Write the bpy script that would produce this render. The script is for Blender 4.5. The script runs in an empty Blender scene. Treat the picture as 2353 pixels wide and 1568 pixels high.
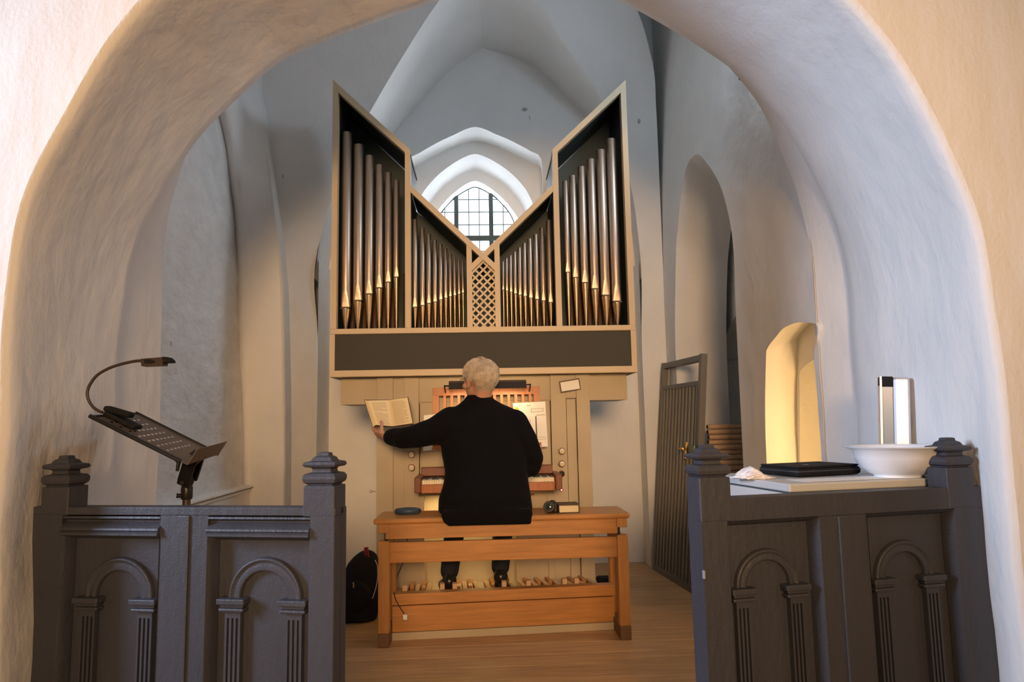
import bpy, bmesh, math, random
from math import sin, cos, pi, radians, sqrt, atan2
from mathutils import Vector, Matrix, noise
from mathutils.geometry import tessellate_polygon
random.seed(7)
C = bpy.context.scene
COL = C.collection
V = Vector
R = radians

# ------------------------------------------------------------------ camera
FPX, CX, CY = 1617.0, 1176.5, 784.0
YAW, PIT, ROL, EYE = R(2.4), R(6.6), R(1.11), V((0, 0, 1.08))
_F0 = V((sin(YAW), cos(YAW), 0)); _R0 = V((cos(YAW), -sin(YAW), 0)); _Z = V((0, 0, 1))
CF = _F0 * cos(PIT) + _Z * sin(PIT); _U0 = -_F0 * sin(PIT) + _Z * cos(PIT)
CR = _R0 * cos(ROL) - _U0 * sin(ROL); CU = _U0 * cos(ROL) + _R0 * sin(ROL)
cam = bpy.data.objects.new('camera', bpy.data.cameras.new('camera')); COL.objects.link(cam)
cam.matrix_world = Matrix(((CR.x, CU.x, -CF.x, EYE.x), (CR.y, CU.y, -CF.y, EYE.y), (CR.z, CU.z, -CF.z, EYE.z), (0, 0, 0, 1)))
cam.data.sensor_width = 36; cam.data.sensor_fit = 'HORIZONTAL'; cam.data.lens = 36 * FPX / 2353
cam.data.clip_start = .02
C.camera = cam

# ------------------------------------------------------------------ world, lights, exposure
w = bpy.data.worlds.new('world'); C.world = w; w.use_nodes = True
w.node_tree.nodes['Background'].inputs[0].default_value = (.86, .93, 1, 1)
w.node_tree.nodes['Background'].inputs[1].default_value = 2.6
C.view_settings.view_transform = 'Standard'; C.view_settings.look = 'None'
C.view_settings.gamma = 1; C.view_settings.use_curve_mapping = False
C.view_settings.exposure = -0.08

def area(name, loc, target, size, power, color, size_y=None, spread=180):
    l = bpy.data.lights.new(name, 'AREA'); l.energy = power; l.color = color; l.size = size
    if size_y: l.shape = 'RECTANGLE'; l.size_y = size_y
    l.spread = R(spread)
    o = bpy.data.objects.new(name, l); COL.objects.link(o); o.location = loc
    o.rotation_euler = (V(target) - V(loc)).to_track_quat('-Z', 'Y').to_euler()
    return o
COOL = (.60, .74, 1.0); WARM = (1.0, .56, .20)
area('daylight_nave_window', (-4.1, .98, 2.1), (1.5, 2.3, 1.4), .9, 100, COOL, 1.5, 110)
area('nave_wall_lamp', (3.2, .1, 2.6), (0, 2.8, 1.6), .5, 10, WARM, .5)
area('nave_ceiling_lamp', (.3, -1.6, 4.0), (0, 2.6, 1.2), 1.6, 10, (1, .66, .36), 1.6)
area('nave_far_fill', (.1, -3.9, 2.1), (0, 5, 1.35), 1.3, 32, (1, .62, .32), 1.0, 46)  # unseen warm fill added to light the tower room through the arch
area('daylight_tower_window', (-.05, 6.40, 2.75), (0, 4.3, 1.9), 1.0, 62, (.76, .86, 1.0), 1.4)
area('side_fill_light', (1.44, 3.40, 3.25), (-1.6, 4.2, 1.7), .36, 19, (.62, .80, 1.0), .6)  # unseen cool fill added to light the left wall of the tower room

# ------------------------------------------------------------------ helpers
def ray(px, py): return CF + CR * ((px - CX) / FPX) - CU * ((py - CY) / FPX)
def PY(px, py, Y): d = ray(px, py); return EYE + d * (Y / d.y)
def PX(px, py, X): d = ray(px, py); return EYE + d * (X / d.x)
def PZ(px, py, z): d = ray(px, py); return EYE + d * ((z - EYE.z) / d.z)
def PL(px, py, A, B):   # onto the vertical plane through A and B (xy)
    d = ray(px, py); n = V((B[1] - A[1], A[0] - B[0])); t = (A[0] * n.x + A[1] * n.y) / (d.x * n.x + d.y * n.y)
    return EYE + d * t

MATS = {}
def mat(name, col, rough=.6, metal=0, bump=0, bscale=40, stretch=(1, 1, 1), var=0, vscale=6, spec=.4, emit=None, estr=0, sheen=0, rnd=0, det=4, alpha=None, trans=0, fine=0):
    if name in MATS: return MATS[name]
    m = bpy.data.materials.new(name); m.use_nodes = True; MATS[name] = m
    nt = m.node_tree; N = nt.nodes; L = nt.links; b = N['Principled BSDF']
    c = (*col, 1)
    b.inputs['Base Color'].default_value = c; b.inputs['Roughness'].default_value = rough
    b.inputs['Metallic'].default_value = metal; b.inputs['Specular IOR Level'].default_value = spec
    if sheen: b.inputs['Sheen Weight'].default_value = sheen
    if trans: b.inputs['Transmission Weight'].default_value = trans
    if emit: b.inputs['Emission Color'].default_value = (*emit, 1); b.inputs['Emission Strength'].default_value = estr
    if bump or var or rnd or fine:
        tc = N.new('ShaderNodeTexCoord'); mp = N.new('ShaderNodeMapping'); mp.inputs['Scale'].default_value = stretch
        L.new(tc.outputs['Object'], mp.inputs['Vector'])
        vec = mp.outputs['Vector']
        if rnd:
            oi = N.new('ShaderNodeObjectInfo'); ad = N.new('ShaderNodeVectorMath'); ad.operation = 'ADD'
            ml = N.new('ShaderNodeMath'); ml.operation = 'MULTIPLY'; ml.inputs[1].default_value = 37
            L.new(oi.outputs['Random'], ml.inputs[0]); L.new(vec, ad.inputs[0]); L.new(ml.outputs[0], ad.inputs[1]); vec = ad.outputs[0]
        if var or rnd:
            n = N.new('ShaderNodeTexNoise'); n.inputs['Scale'].default_value = vscale; n.inputs['Detail'].default_value = 5
            L.new(vec, n.inputs['Vector'])
            mr = N.new('ShaderNodeMapRange'); mr.inputs[1].default_value = .3; mr.inputs[2].default_value = .7
            mr.inputs[3].default_value = 1 - var; mr.inputs[4].default_value = 1 + var
            L.new(n.outputs['Fac'], mr.inputs[0]); fac = mr.outputs[0]
            if rnd:
                mr2 = N.new('ShaderNodeMapRange'); mr2.inputs[3].default_value = 1 - rnd; mr2.inputs[4].default_value = 1 + rnd
                L.new(oi.outputs['Random'], mr2.inputs[0]); m2 = N.new('ShaderNodeMath'); m2.operation = 'MULTIPLY'
                L.new(fac, m2.inputs[0]); L.new(mr2.outputs[0], m2.inputs[1]); fac = m2.outputs[0]
            mx = N.new('ShaderNodeVectorMath'); mx.operation = 'SCALE'; mx.inputs[0].default_value = col
            L.new(fac, mx.inputs['Scale']); L.new(mx.outputs[0], b.inputs['Base Color'])
        if bump:
            n2 = N.new('ShaderNodeTexNoise'); n2.inputs['Scale'].default_value = bscale; n2.inputs['Detail'].default_value = det
            L.new(vec, n2.inputs['Vector']); bp = N.new('ShaderNodeBump'); bp.inputs['Strength'].default_value = bump
            bp.inputs['Distance'].default_value = .02; L.new(n2.outputs['Fac'], bp.inputs['Height'])
            if fine:
                n3 = N.new('ShaderNodeTexNoise'); n3.inputs['Scale'].default_value = fine; n3.inputs['Detail'].default_value = 6
                L.new(tc.outputs['Object'], n3.inputs['Vector']); b2 = N.new('ShaderNodeBump'); b2.inputs['Strength'].default_value = .18
                b2.inputs['Distance'].default_value = .006; L.new(n3.outputs['Fac'], b2.inputs['Height']); L.new(bp.outputs[0], b2.inputs['Normal'])
                L.new(b2.outputs[0], b.inputs['Normal'])
            else: L.new(bp.outputs[0], b.inputs['Normal'])
    return m

plaster = mat('plaster', (.80, .785, .76), .92, bump=.9, bscale=4.2, var=.035, vscale=3, spec=.15, fine=55, det=5)
plaster_b = mat('plaster_brushed', (.82, .805, .78), .9, bump=1.0, bscale=5, stretch=(1.6, 1, .55), var=.03, vscale=3, spec=.15, fine=70, det=6)
nave_wall = mat('nave_wall_plaster', (.42, .38, .33), .9, var=.04, vscale=3)
plaster_near = mat('plaster_nave_face', (.82, .805, .78), .9, bump=.35, bscale=6, stretch=(1.4, 1, .5), var=.03, vscale=3, spec=.15, fine=70, det=4)
plaster_rough = mat('plaster_uneven', (.74, .735, .72), .92, bump=1.0, bscale=9, stretch=(1, 1, 1.6), var=.07, vscale=7, spec=.15, fine=60, det=6)
paint = mat('slate_paint', (.043, .045, .058), .5, bump=.12, bscale=60, stretch=(1, 1, .3), var=.10, vscale=9, spec=.5, fine=200)
beige = mat('beige_lacquer', (.46, .38, .26), .5, var=.05, vscale=5, spec=.35, bump=.05, bscale=90)
beige2 = mat('beige_lacquer_frame', (.58, .45, .29), .45, var=.04, vscale=5, spec=.35, bump=.05, bscale=90)
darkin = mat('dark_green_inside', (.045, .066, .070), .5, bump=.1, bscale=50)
darkpan = mat('dark_olive_panel', (.050, .045, .032), .7, bump=.2, bscale=200)
pipem = mat('pipe_tin', (.56, .44, .34), .42, 1, bump=.03, bscale=20, var=.06, vscale=4)
footm = mat('pipe_foot_tin_lit', (.72, .54, .34), .30, 1, bump=.03, bscale=20, var=.06, vscale=4)  # golden lamp highlight on the feet put into a lighter tin colour
darkwood = mat('dark_brown_pipe', (.10, .055, .03), .5)
oak = mat('orange_oak', (.46, .205, .058), .38, var=.16, vscale=5, stretch=(1, 14, 14), bump=.05, bscale=20, spec=.45)
oak2 = mat('orange_oak_upright', (.46, .21, .062), .4, var=.16, vscale=5, stretch=(14, 14, 1), bump=.05, bscale=20, spec=.45)
oakdark = mat('dark_oak_foot', (.16, .08, .035), .6, var=.1)  # darker oak for the bench feet
redwood = mat('reddish_wood', (.42, .14, .045), .35, var=.15, vscale=6, stretch=(10, 10, 1))
mahog = mat('mahogany', (.20, .055, .025), .35, var=.15, vscale=6)
floorm = mat('floor_oak', (.47, .28, .13), .5, var=.20, vscale=3, stretch=(1.2, 16, 1), bump=.08, bscale=12, spec=.35, rnd=.13)
blackmetal = mat('black_metal', (.018, .016, .016), .38, .3, spec=.5)
standmetal = mat('brown_black_metal', (.07, .05, .04), .4, .4)
blackfab = mat('black_fabric', (.006, .006, .008), .92, bump=.7, bscale=14, spec=.08, fine=220, sheen=.02)
blackny = mat('black_nylon', (.012, .012, .014), .75, bump=.4, bscale=25, spec=.2)
skin = mat('skin', (.50, .27, .18), .55, var=.08, vscale=30, bump=.1, bscale=120)
hairm = mat('grey_hair', (.58, .49, .39), .5, var=.30, vscale=45, spec=.3)
white = mat('white_enamel', (.82, .84, .88), .18, spec=.6)
paper = mat('paper', (.86, .84, .78), .8)
cream = mat('cream_page', (.80, .68, .44), .8)
ink = mat('ink', (.10, .08, .07), .8)
inkl = mat('pale_ink', (.36, .28, .18), .8)
grey = mat('grey_steel_paint', (.20, .18, .15), .5, .2)
greyl = mat('grey_bar_paint', (.27, .245, .20), .45, .2)
alum = mat('aluminium', (.75, .75, .78), .35, .9)
lightgrey = mat('light_grey_laminate', (.55, .56, .56), .4, var=.03)
brass = mat('brass', (.70, .45, .14), .3, 1)
iron = mat('window_iron', (.05, .075, .075), .6)
ivory = mat('ivory', (.85, .76, .55), .35)

class MB:
    def __init__(s): s.v = []; s.f = []; s.sm = []
    def add(s, vs, fs, M=None, smooth=False):
        o = len(s.v)
        for p in vs:
            p = V(p); s.v.append(M @ p if M else p)
        for f in fs: s.f.append([i + o for i in f]); s.sm.append(smooth)
        return s
    def box(s, x0, x1, y0, y1, z0, z1, ch=0.0, M=None):
        if x0 > x1: x0, x1 = x1, x0
        if y0 > y1: y0, y1 = y1, y0
        if z0 > z1: z0, z1 = z1, z0
        if ch <= 0:
            vs = [(x, y, z) for z in (z0, z1) for y in (y0, y1) for x in (x0, x1)]
            return s.add(vs, [(0, 2, 3, 1), (4, 5, 7, 6), (0, 1, 5, 4), (2, 6, 7, 3), (0, 4, 6, 2), (1, 3, 7, 5)], M)
        ch = min(ch, (x1 - x0) * .45, (y1 - y0) * .45, (z1 - z0) * .45)
        bm = bmesh.new(); bmesh.ops.create_cube(bm, size=1)
        for q in bm.verts: q.co = V(((x0 + x1) / 2 + q.co.x * (x1 - x0), (y0 + y1) / 2 + q.co.y * (y1 - y0), (z0 + z1) / 2 + q.co.z * (z1 - z0)))
        bmesh.ops.bevel(bm, geom=bm.edges[:], offset=ch, segments=2, profile=.5, affect='EDGES')
        s.bm(bm, M); return s
    def bm(s, bm, M=None, smooth=False):
        bm.verts.index_update()
        s.add([q.co.copy() for q in bm.verts], [[q.index for q in f.verts] for f in bm.faces], M, smooth); bm.free(); return s
    def prism(s, poly, a0, a1, axis='y', M=None):
        """polygon in the plane normal to axis, extruded a0..a1; poly points (u,v)"""
        def mk(u, v, a): return {'y': (u, a, v), 'x': (a, u, v), 'z': (u, v, a)}[axis]
        n = len(poly); vs = [mk(u, v, a0) for u, v in poly] + [mk(u, v, a1) for u, v in poly]
        tris = tessellate_polygon([[V((u, v, 0)) for u, v in poly]])
        fs = [list(t) for t in tris] + [[i + n for i in t] for t in tris] + [[i, (i + 1) % n, (i + 1) % n + n, i + n] for i in range(n)]
        return s.add(vs, fs, M)
    def tube(s, pts, r, n=8, M=None, caps=True, smooth=True, flat=1.0):
        pts = [V(p) for p in pts]; rs = r if isinstance(r, (list, tuple)) else [r] * len(pts)
        vs = []; fs = []; up = None
        for i, p in enumerate(pts):
            d = (pts[min(i + 1, len(pts) - 1)] - pts[max(i - 1, 0)]).normalized()
            if up is None: up = V((0, 0, 1)) if abs(d.z) < .9 else V((0, 1, 0))
            a = d.cross(up); a = a.normalized() if a.length > 1e-6 else V((1, 0, 0)); b = a.cross(d).normalized(); up = b
            for k in range(n):
                t = 2 * pi * k / n; vs.append(p + a * cos(t) * rs[i] + b * sin(t) * rs[i] * flat)
        for i in range(len(pts) - 1):
            for k in range(n): fs.append([i * n + k, i * n + (k + 1) % n, (i + 1) * n + (k + 1) % n, (i + 1) * n + k])
        s.add(vs, fs, M, smooth)
        if caps:
            s.add(vs[:n], [list(range(n))[::-1]], M); s.add(vs[-n:], [list(range(n))], M)
        return s
    def lathe(s, prof, n=20, c=(0, 0, 0), M=None, sx=1, sy=1, smooth=True, square=False, caps=True):
        vs = []; fs = []
        for r, z in prof:
            if square:
                for a, b in ((-1, -1), (1, -1), (1, 1), (-1, 1)): vs.append((c[0] + a * r * sx, c[1] + b * r * sy, c[2] + z))
            else:
                for k in range(n): t = 2 * pi * k / n; vs.append((c[0] + cos(t) * r * sx, c[1] + sin(t) * r * sy, c[2] + z))
        m = 4 if square else n
        for i in range(len(prof) - 1):
            for k in range(m): fs.append([i * m + k, i * m + (k + 1) % m, (i + 1) * m + (k + 1) % m, (i + 1) * m + k])
        s.add(vs, fs, M, smooth and not square)
        if caps: s.add(vs[:m] + vs[-m:], [list(range(m))[::-1], list(range(m, 2 * m))], M)
        return s
    def quad(s, a, b, c, d, th=.0, M=None):
        a, b, c, d = map(V, (a, b, c, d))
        if th == 0: return s.add([a, b, c, d], [(0, 1, 2, 3)], M)
        n = (b - a).cross(c - a).normalized() * th
        return s.add([a, b, c, d, a + n, b + n, c + n, d + n], [(3, 2, 1, 0), (4, 5, 6, 7), (0, 1, 5, 4), (1, 2, 6, 5), (2, 3, 7, 6), (3, 0, 4, 7)], M)
    def grid(s, rows, smooth=True, M=None):
        m = len(rows[0]); vs = [p for r in rows for p in r]
        fs = [[i * m + j, i * m + j + 1, (i + 1) * m + j + 1, (i + 1) * m + j] for i in range(len(rows) - 1) for j in range(m - 1)]
        return s.add(vs, fs, M, smooth)
    def build(s, name, m, parent=None, recalc=True, weld=0):
        me = bpy.data.meshes.new(name); me.from_pydata([tuple(p) for p in s.v], [], s.f)
        me.polygons.foreach_set('use_smooth', s.sm); me.update()
        if recalc or weld:
            bm = bmesh.new(); bm.from_mesh(me)
            if weld: bmesh.ops.remove_doubles(bm, verts=bm.verts, dist=weld)
            if recalc: bmesh.ops.recalc_face_normals(bm, faces=bm.faces)
            bm.to_mesh(me); bm.free()
        me.materials.append(m)
        o = bpy.data.objects.new(name, me); COL.objects.link(o)
        if parent: o.parent = parent
        return o
def tag(o, label=None, cat=None, group=None, kind=None):
    if label: o['label'] = label
    if cat: o['category'] = cat
    if group: o['group'] = group
    if kind: o['kind'] = kind
    return o
def struct(o): o['kind'] = 'structure'; return o
def thing(name, label, cat, loc=(0, 0, 0), rz=0, group=None):
    o = bpy.data.objects.new(name, None); COL.objects.link(o); o.location = loc; o.rotation_euler = (0, 0, rz); o.empty_display_size = .1
    return tag(o, label, cat, group)
def B(*a, **k): return MB().box(*a, **k)
def copy_tree(o, parent=None):
    c = o.copy(); COL.objects.link(c)
    if parent: c.parent = parent
    for ch in list(o.children): copy_tree(ch, c)
    return c
def catmull(pts, n=6):
    pts = [V(p) for p in pts]; out = []
    for i in range(len(pts) - 1):
        p0 = pts[max(i - 1, 0)]; p1 = pts[i]; p2 = pts[i + 1]; p3 = pts[min(i + 2, len(pts) - 1)]
        for k in range(n):
            t = k / n
            out.append(.5 * ((2 * p1) + (p2 - p0) * t + (2 * p0 - 5 * p1 + 4 * p2 - p3) * t * t + (3 * p1 - 3 * p2 + p3 - p0) * t ** 3))
    out.append(pts[-1]); return out
def resample(pts, n):
    d = [0]
    for a, b in zip(pts, pts[1:]): d.append(d[-1] + (b - a).length)
    out = []; j = 0
    for i in range(n):
        t = d[-1] * i / (n - 1)
        while j < len(d) - 2 and d[j + 1] < t: j += 1
        u = (t - d[j]) / max(d[j + 1] - d[j], 1e-9); out.append(pts[j].lerp(pts[j + 1], min(u, 1)))
    return out
def jit(p, a, s=3.0):
    n = noise.noise_vector(p * s); return p + n * a
def flat(outer, holes, fn):
    """polygon with holes in 2D mapped by fn to 3D"""
    loops = [[V((u, v, 0)) for u, v in outer]] + [[V((u, v, 0)) for u, v in h] for h in holes]
    t = tessellate_polygon(loops); vs = [fn(p.x, p.y) for l in loops for p in l]
    return MB().add(vs, [list(x) for x in t])

# ------------------------------------------------------------------ chancel arch (openings at three depths)
def by_angle(pts, c, angs):
    """sample closed-ish polyline (left foot .. top .. right foot) by the angle about c"""
    poly = [((p.x - c[0]), (p.z - c[1])) for p in pts]; out = []
    for a in angs:
        dx, dz = cos(a), sin(a); best = None
        for (x0, z0), (x1, z1) in zip(poly, poly[1:]):
            ex, ez = x1 - x0, z1 - z0; den = dx * ez - dz * ex
            if abs(den) < 1e-9: continue
            t = (x0 * ez - z0 * ex) / den; u = (x0 * dz - z0 * dx) / den
            if t > 0 and -1e-6 <= u <= 1 + 1e-6: best = t if best is None else min(best, t)
        out.append(best if best else 1.4)
    return out
AC = (.10, 1.30)
nearp = [PY(*p, 2.0) for p in [(8, 1300), (5, 1100), (12, 900), (25, 700), (45, 550), (75, 430), (122, 330), (185, 220), (262, 100), (335, 0)]]
nearp += [V((-.72, 2, 2.62)), V((-.35, 2, 2.84)), V((.09, 2, 2.93)), V((.52, 2, 2.86)), V((.87, 2, 2.64))]
nearp += [PY(*p, 2.0) for p in [(1950, 0), (2060, 130), (2130, 260), (2180, 370), (2230, 500), (2260, 620), (2290, 800), (2320, 1000), (2335, 1200), (2352, 1450)]]
midp = [PY(*p, 2.65) for p in [(268, 1000), (275, 800), (301, 612), (327, 526), (378, 423), (439, 327), (510, 240), (589, 162), (638, 122), (800, 46), (905, 0)]]
midp += [V((.07, 2.75, 2.93))] + [PY(*p, 2.9) for p in [(1350, 0), (1440, 41), (1550, 97), (1619, 138), (1715, 204), (1815, 319), (1874, 423), (1912, 510), (1940, 612), (1955, 714), (1960, 800)]]
farp = [PY(*p, 3.05) for p in [(368, 1158), (367, 800), (375, 587), (393, 459), (418, 378), (444, 316)]]
farp += [V((-1.05, 3.05, 2.72)), V((-.6, 3.05, 3.03)), V((.05, 3.05, 3.2)), V((.7, 3.08, 3.06)), V((1.12, 3.1, 2.78))]
farp += [PY(*p, 3.1) for p in [(1746, 245), (1787, 337), (1828, 423), (1848, 510), (1861, 587), (1871, 714), (1881, 800), (1890, 1060)]]
NA = 121
def ring(pts, y_l, y_r, xl, xr):
    """full ring: foot left, jamb up, arch by angle, jamb down; (x,y,z) list with a fixed count"""
    angs = [pi - i * pi / (NA - 1) for i in range(NA)]
    arcpts = [p for p in pts]
    arcpts = [V((xl, 0, .0))] + arcpts + [V((xr, 0, .0))]
    rr = by_angle(arcpts, AC, angs)
    for _ in range(3): rr = [rr[0]] + [(rr[i - 1] + rr[i] * 2 + rr[i + 1]) / 4 for i in range(1, NA - 1)] + [rr[-1]]
    arc = []
    for a, r in zip(angs, rr):
        x = AC[0] + cos(a) * r; z = AC[1] + sin(a) * r; u = (1 - cos(a)) / 2
        u = 1 - u
        arc.append(V((x, y_l + (y_r - y_l) * (1 - u) if False else y_l + (y_r - y_l) * ((cos(a) + 1) / 2), z)))
    L = [V((arc[0].x + (xl - arc[0].x) * (1 - k / 12), y_l, AC[1] * k / 12)) for k in range(12)]
    Rr = [V((arc[-1].x + (xr - arc[-1].x) * (k + 1) / 12, y_r, AC[1] * (1 - (k + 1) / 12))) for k in range(12)]
    return L + arc + Rr
ringN = ring(nearp, 2.0, 2.0, -1.29, 1.50)
ringM = ring(midp, 2.65, 2.9, -1.335, 1.545)
ringF = ring(farp, 3.05, 3.1, -1.355, 1.49)
def inset(r, dy, e):   # push a ring back in depth and outward from the centre
    return [V((p.x + (p.x - AC[0]) * e, p.y + dy, p.z + (max(p.z - AC[1], 0)) * e)) for p in r]
def wob(r, a): return [V((p.x, p.y, p.z)) + V((noise.noise(V((p.x, p.z, 1)) * 3.1), 0, noise.noise(V((p.z, p.x, 5)) * 3.1))) * a for p in r]
ringN = wob(ringN, .014); ringM = wob(ringM, .010); ringF = wob(ringF, .010)
rows = [inset(ringN, 0, .016), inset(ringN, .004, .006), inset(ringN, .018, .0)]
a0 = rows[-1]
for k in range(1, 16):
    t = k / 15; row = []
    for p, q in zip(a0, ringM):
        m = p.lerp(q, t); d = noise.noise(V((m.x * 2.2, m.y * 2.5, m.z * 2.2))) * .012 * sin(pi * t)
        n = V((m.x - AC[0], 0, max(m.z - AC[1], 0))).normalized(); row.append(m + n * d)
    rows.append(row)
stepM = inset(ringM, .012, .010)
rows.append(stepM)
for k in range(1, 7): rows.append([p.lerp(q, k / 6) for p, q in zip(stepM, ringF)])
o = struct(MB().grid(rows).build('trim_arch_soffit', plaster_b)); o.name = 'trim_1'
# near wall face around the opening (nave side) and far face (tower side)
def around(ringpts, Y, x0, x1, z1, mtl, name):
    outer = [(x0, 0), (x0, z1), (x1, z1), (x1, 0)]
    poly = [(x0, 0.0), (x0, z1), (x1, z1), (x1, 0.0)] + [(p.x, max(p.z, 0)) for p in reversed(ringpts)]
    m = flat(poly, [], (lambda u, v: V((u, Y, v))) if Y < 3 else (lambda u, v: V((u, 3.036 + .055 * min(max((u + 1.36) / 2.85, 0), 1), v))))
    o = struct(m.build(name, mtl)); return o
around(rows[0], 2.0, -4.2, 4.2, 4.6, plaster_near, 'wall_nave_east')
around(ringF, 3.10, -2.6, 2.8, 4.6, plaster, 'wall_tower_east')

# ------------------------------------------------------------------ nave shell behind the camera
struct(B(-4.3, -4.2, -5, 2, 0, 4.6).build('wall_nave_left', nave_wall))
struct(B(4.2, 4.3, -5, 2, 0, 4.6).build('wall_nave_right', nave_wall))
struct(B(-4.2, 4.2, -5.1, -5, 0, 4.6).build('wall_nave_back', nave_wall))
struct(B(-4.2, 4.2, -5, 2, 4.6, 4.7).build('ceiling_nave', nave_wall))

# ------------------------------------------------------------------ floor with boards
fl = struct(B(-4.3, 4.3, -5.1, 6.6, -.12, -.024).build('floor', mat('subfloor', (.12, .07, .035), .8)))
y = -5.0; k = 0
protos = {}
while y < 5.75:
    wd = [.16, .145, .17, .15][k % 4]
    if y > .6:
        if wd not in protos:
            protos[wd] = B(-4.2, 4.2, .0012, wd - .0012, -.024, 0, ch=.0015).build('floorboard', floorm, fl); bd = protos[wd]
        else: bd = protos[wd].copy(); COL.objects.link(bd)
        bd.location = (random.uniform(-.1, .1), y, random.uniform(-.0006, .0006))
    y += wd; k += 1
tag(B(-4.2, 4.2, -5, .66, -.024, -.001).build('floor_nave', floorm)).__setitem__('kind', 'structure')

# ------------------------------------------------------------------ tower room: groin vault, piers, walls
AL, AR, CC = (-1.19, 5.1), (1.215, 5.3), (.03, 4.3)
GL = [V((*AL, 0)), V((*AL, 1.0)), V((*AL, 1.7))] + [PL(*p, AL, CC) for p in [(722, 640), (738, 540), (765, 450), (815, 325), (860, 240), (930, 122), (1010, 0)]]
GR = [V((*AR, 0)), V((*AR, 1.0)), V((*AR, 1.7))] + [PL(*p, AR, CC) for p in [(1474, 640), (1464, 520), (1450, 430), (1422, 320), (1390, 240), (1314, 120), (1232, 0)]]
zc = 4.16
GL.append(V((*CC, zc))); GR.append(V((*CC, zc)))
EL = [V((-1.315, 4.74, 0)), V((-1.315, 4.74, 1.0)), PY(650, 700, 4.72), PY(646, 620, 4.72), PY(640, 550, 4.72), PY(628, 460, 4.72), PY(613, 340, 4.70), PY(603, 260, 4.68), PY(592, 165, 4.64), V((-1.40, 4.55, 3.95)), V((-.9, 4.4, 4.3))]
ER = [V((1.395, 5.28, 0)), V((1.395, 5.28, 1.0)), V((1.395, 5.28, 1.8)), V((1.395, 5.27, 2.1)), V((1.39, 5.24, 2.5)), V((1.38, 5.2, 2.85)), V((1.36, 5.12, 3.2)), V((1.34, 5.05, 3.45)), V((1.3, 4.95, 3.75)), V((1.1, 4.7, 4.1)), V((.7, 4.4, 4.3))]
def loft(a, b, n=26, m=10, bulge=0, wobble=.012):
    A = resample(catmull(a, 5), n); Bp = resample(catmull(b, 5), n); rows = []
    for p, q in zip(A, Bp):
        r = []
        for j in range(m + 1):
            t = j / m; x = p.lerp(q, t); x.z += bulge * sin(pi * t)
            r.append(x + V((noise.noise(x * 2.3), noise.noise(x * 2.3 + V((9, 0, 0))), 0)) * wobble * sin(pi * t))
        rows.append(r)
    return rows
def idx_loft(a, b, m=10, sub=5, wobble=.012):
    A = catmull(a, sub); Bp = catmull(b, sub); rows = []
    for p, q in zip(A, Bp):
        r = []
        for j in range(m + 1):
            t = j / m; x = p.lerp(q, t)
            r.append(x + V((noise.noise(x * 2.3), noise.noise(x * 2.3 + V((9, 0, 0))), 0)) * wobble * sin(pi * t))
        rows.append(r)
    return rows
# rounded strip on the left pier edge: three columns EL -> EL2 -> EL3
EM = [p + V((.004, .165 - .010 * k, 0)) for k, p in enumerate(EL)]; EL2 = [p + V((-.012, -.010, 0)) for p in EL]
struct(MB().grid(idx_loft(GL, EM)).build('wall_tower_left', plaster))
struct(MB().grid([a + b[1:] for a, b in zip(idx_loft(EM, EL, m=4, wobble=.003), idx_loft(EL, EL2, m=2, wobble=0))]).build('trim_6', plaster))
for nm, Ax in (('wall_tower_return', AL), ('wall_tower_return_right', AR)):
    struct(MB().grid([[V((Ax[0], Ax[1] + (5.5 - Ax[1]) * j / 4, z)) for j in range(5)] for z in (0, .8, 1.6, 2.3)]).build(nm, plaster))
struct(MB().grid(idx_loft(GR, ER)).build('wall_tower_right', plaster))
HL = [V((-1.6, 4.87, 0)), V((-1.6, 4.87, .7)), V((-1.6, 4.75, 1.6)), V((-1.6, 4.68, 1.95)), V((-1.6, 4.62, 2.25)), V((-1.6, 4.55, 2.5)), V((-1.6, 4.44, 2.72)), V((-1.6, 4.33, 2.93)), V((-1.6, 4.15, 3.08)), V((-1.6, 3.8, 3.25)), V((-1.6, 3.3, 3.3))]
HL2 = [p + V((-.05, .05, -.0)) for p in HL]; HL1 = [p + V((.03, -.0, 0)) for p in HL]
struct(MB().grid([a + b[1:] + c[1:] for a, b, c in zip(idx_loft(EL2, HL1, m=6), idx_loft(HL1, HL, m=2, wobble=0), idx_loft(HL, HL2, m=2, wobble=0))]).build('trim_2', plaster))
g = []
def course(yy, z):   # old brick courses showing through the limewash
    zc_ = z / .092; row = math.floor(zc_); fz = min(zc_ - row, 1 - (zc_ - row)) * .092
    u = yy / .27 + .5 * (row % 2); fy = min(u - math.floor(u), 1 - (u - math.floor(u))) * .27
    m_ = min(fz, fy) / .016; d = -.0035 * max(0, 1 - m_) + .003 * noise.noise(V((math.floor(u) * 1.7, row * 2.3, 1)))
    return d * min(1, max(0, (2.45 - z + .3 * noise.noise(V((yy * 2, 3, z)))) * 4)) * min(1, max(0, (z - 1.25) * 3))
for i in range(130):
    yy = 3.0 + 2.05 * i / 129; g.append([V((-1.625 + noise.noise(V((yy * 2, 4.4 * j / 240 * 3, 3))) * .016 + course(yy, 4.4 * j / 240), yy, 4.4 * j / 240)) for j in range(241)])
struct(MB().grid(g).build('wall_tower_niche', plaster_rough))
struct(B(-1.66, -1.575, 3.05, 4.90, 0, .655).build('wall_tower_dado', plaster))
sl = MB(); sl.box(-1.66, -1.545, 3.05, 4.90, .683, .70, ch=.004); sl.box(-1.66, -1.565, 3.05, 4.90, .655, .675, ch=.004)
struct(sl.build('trim_3', mat('white_gloss_trim', (.85, .85, .83), .4)))
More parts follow.
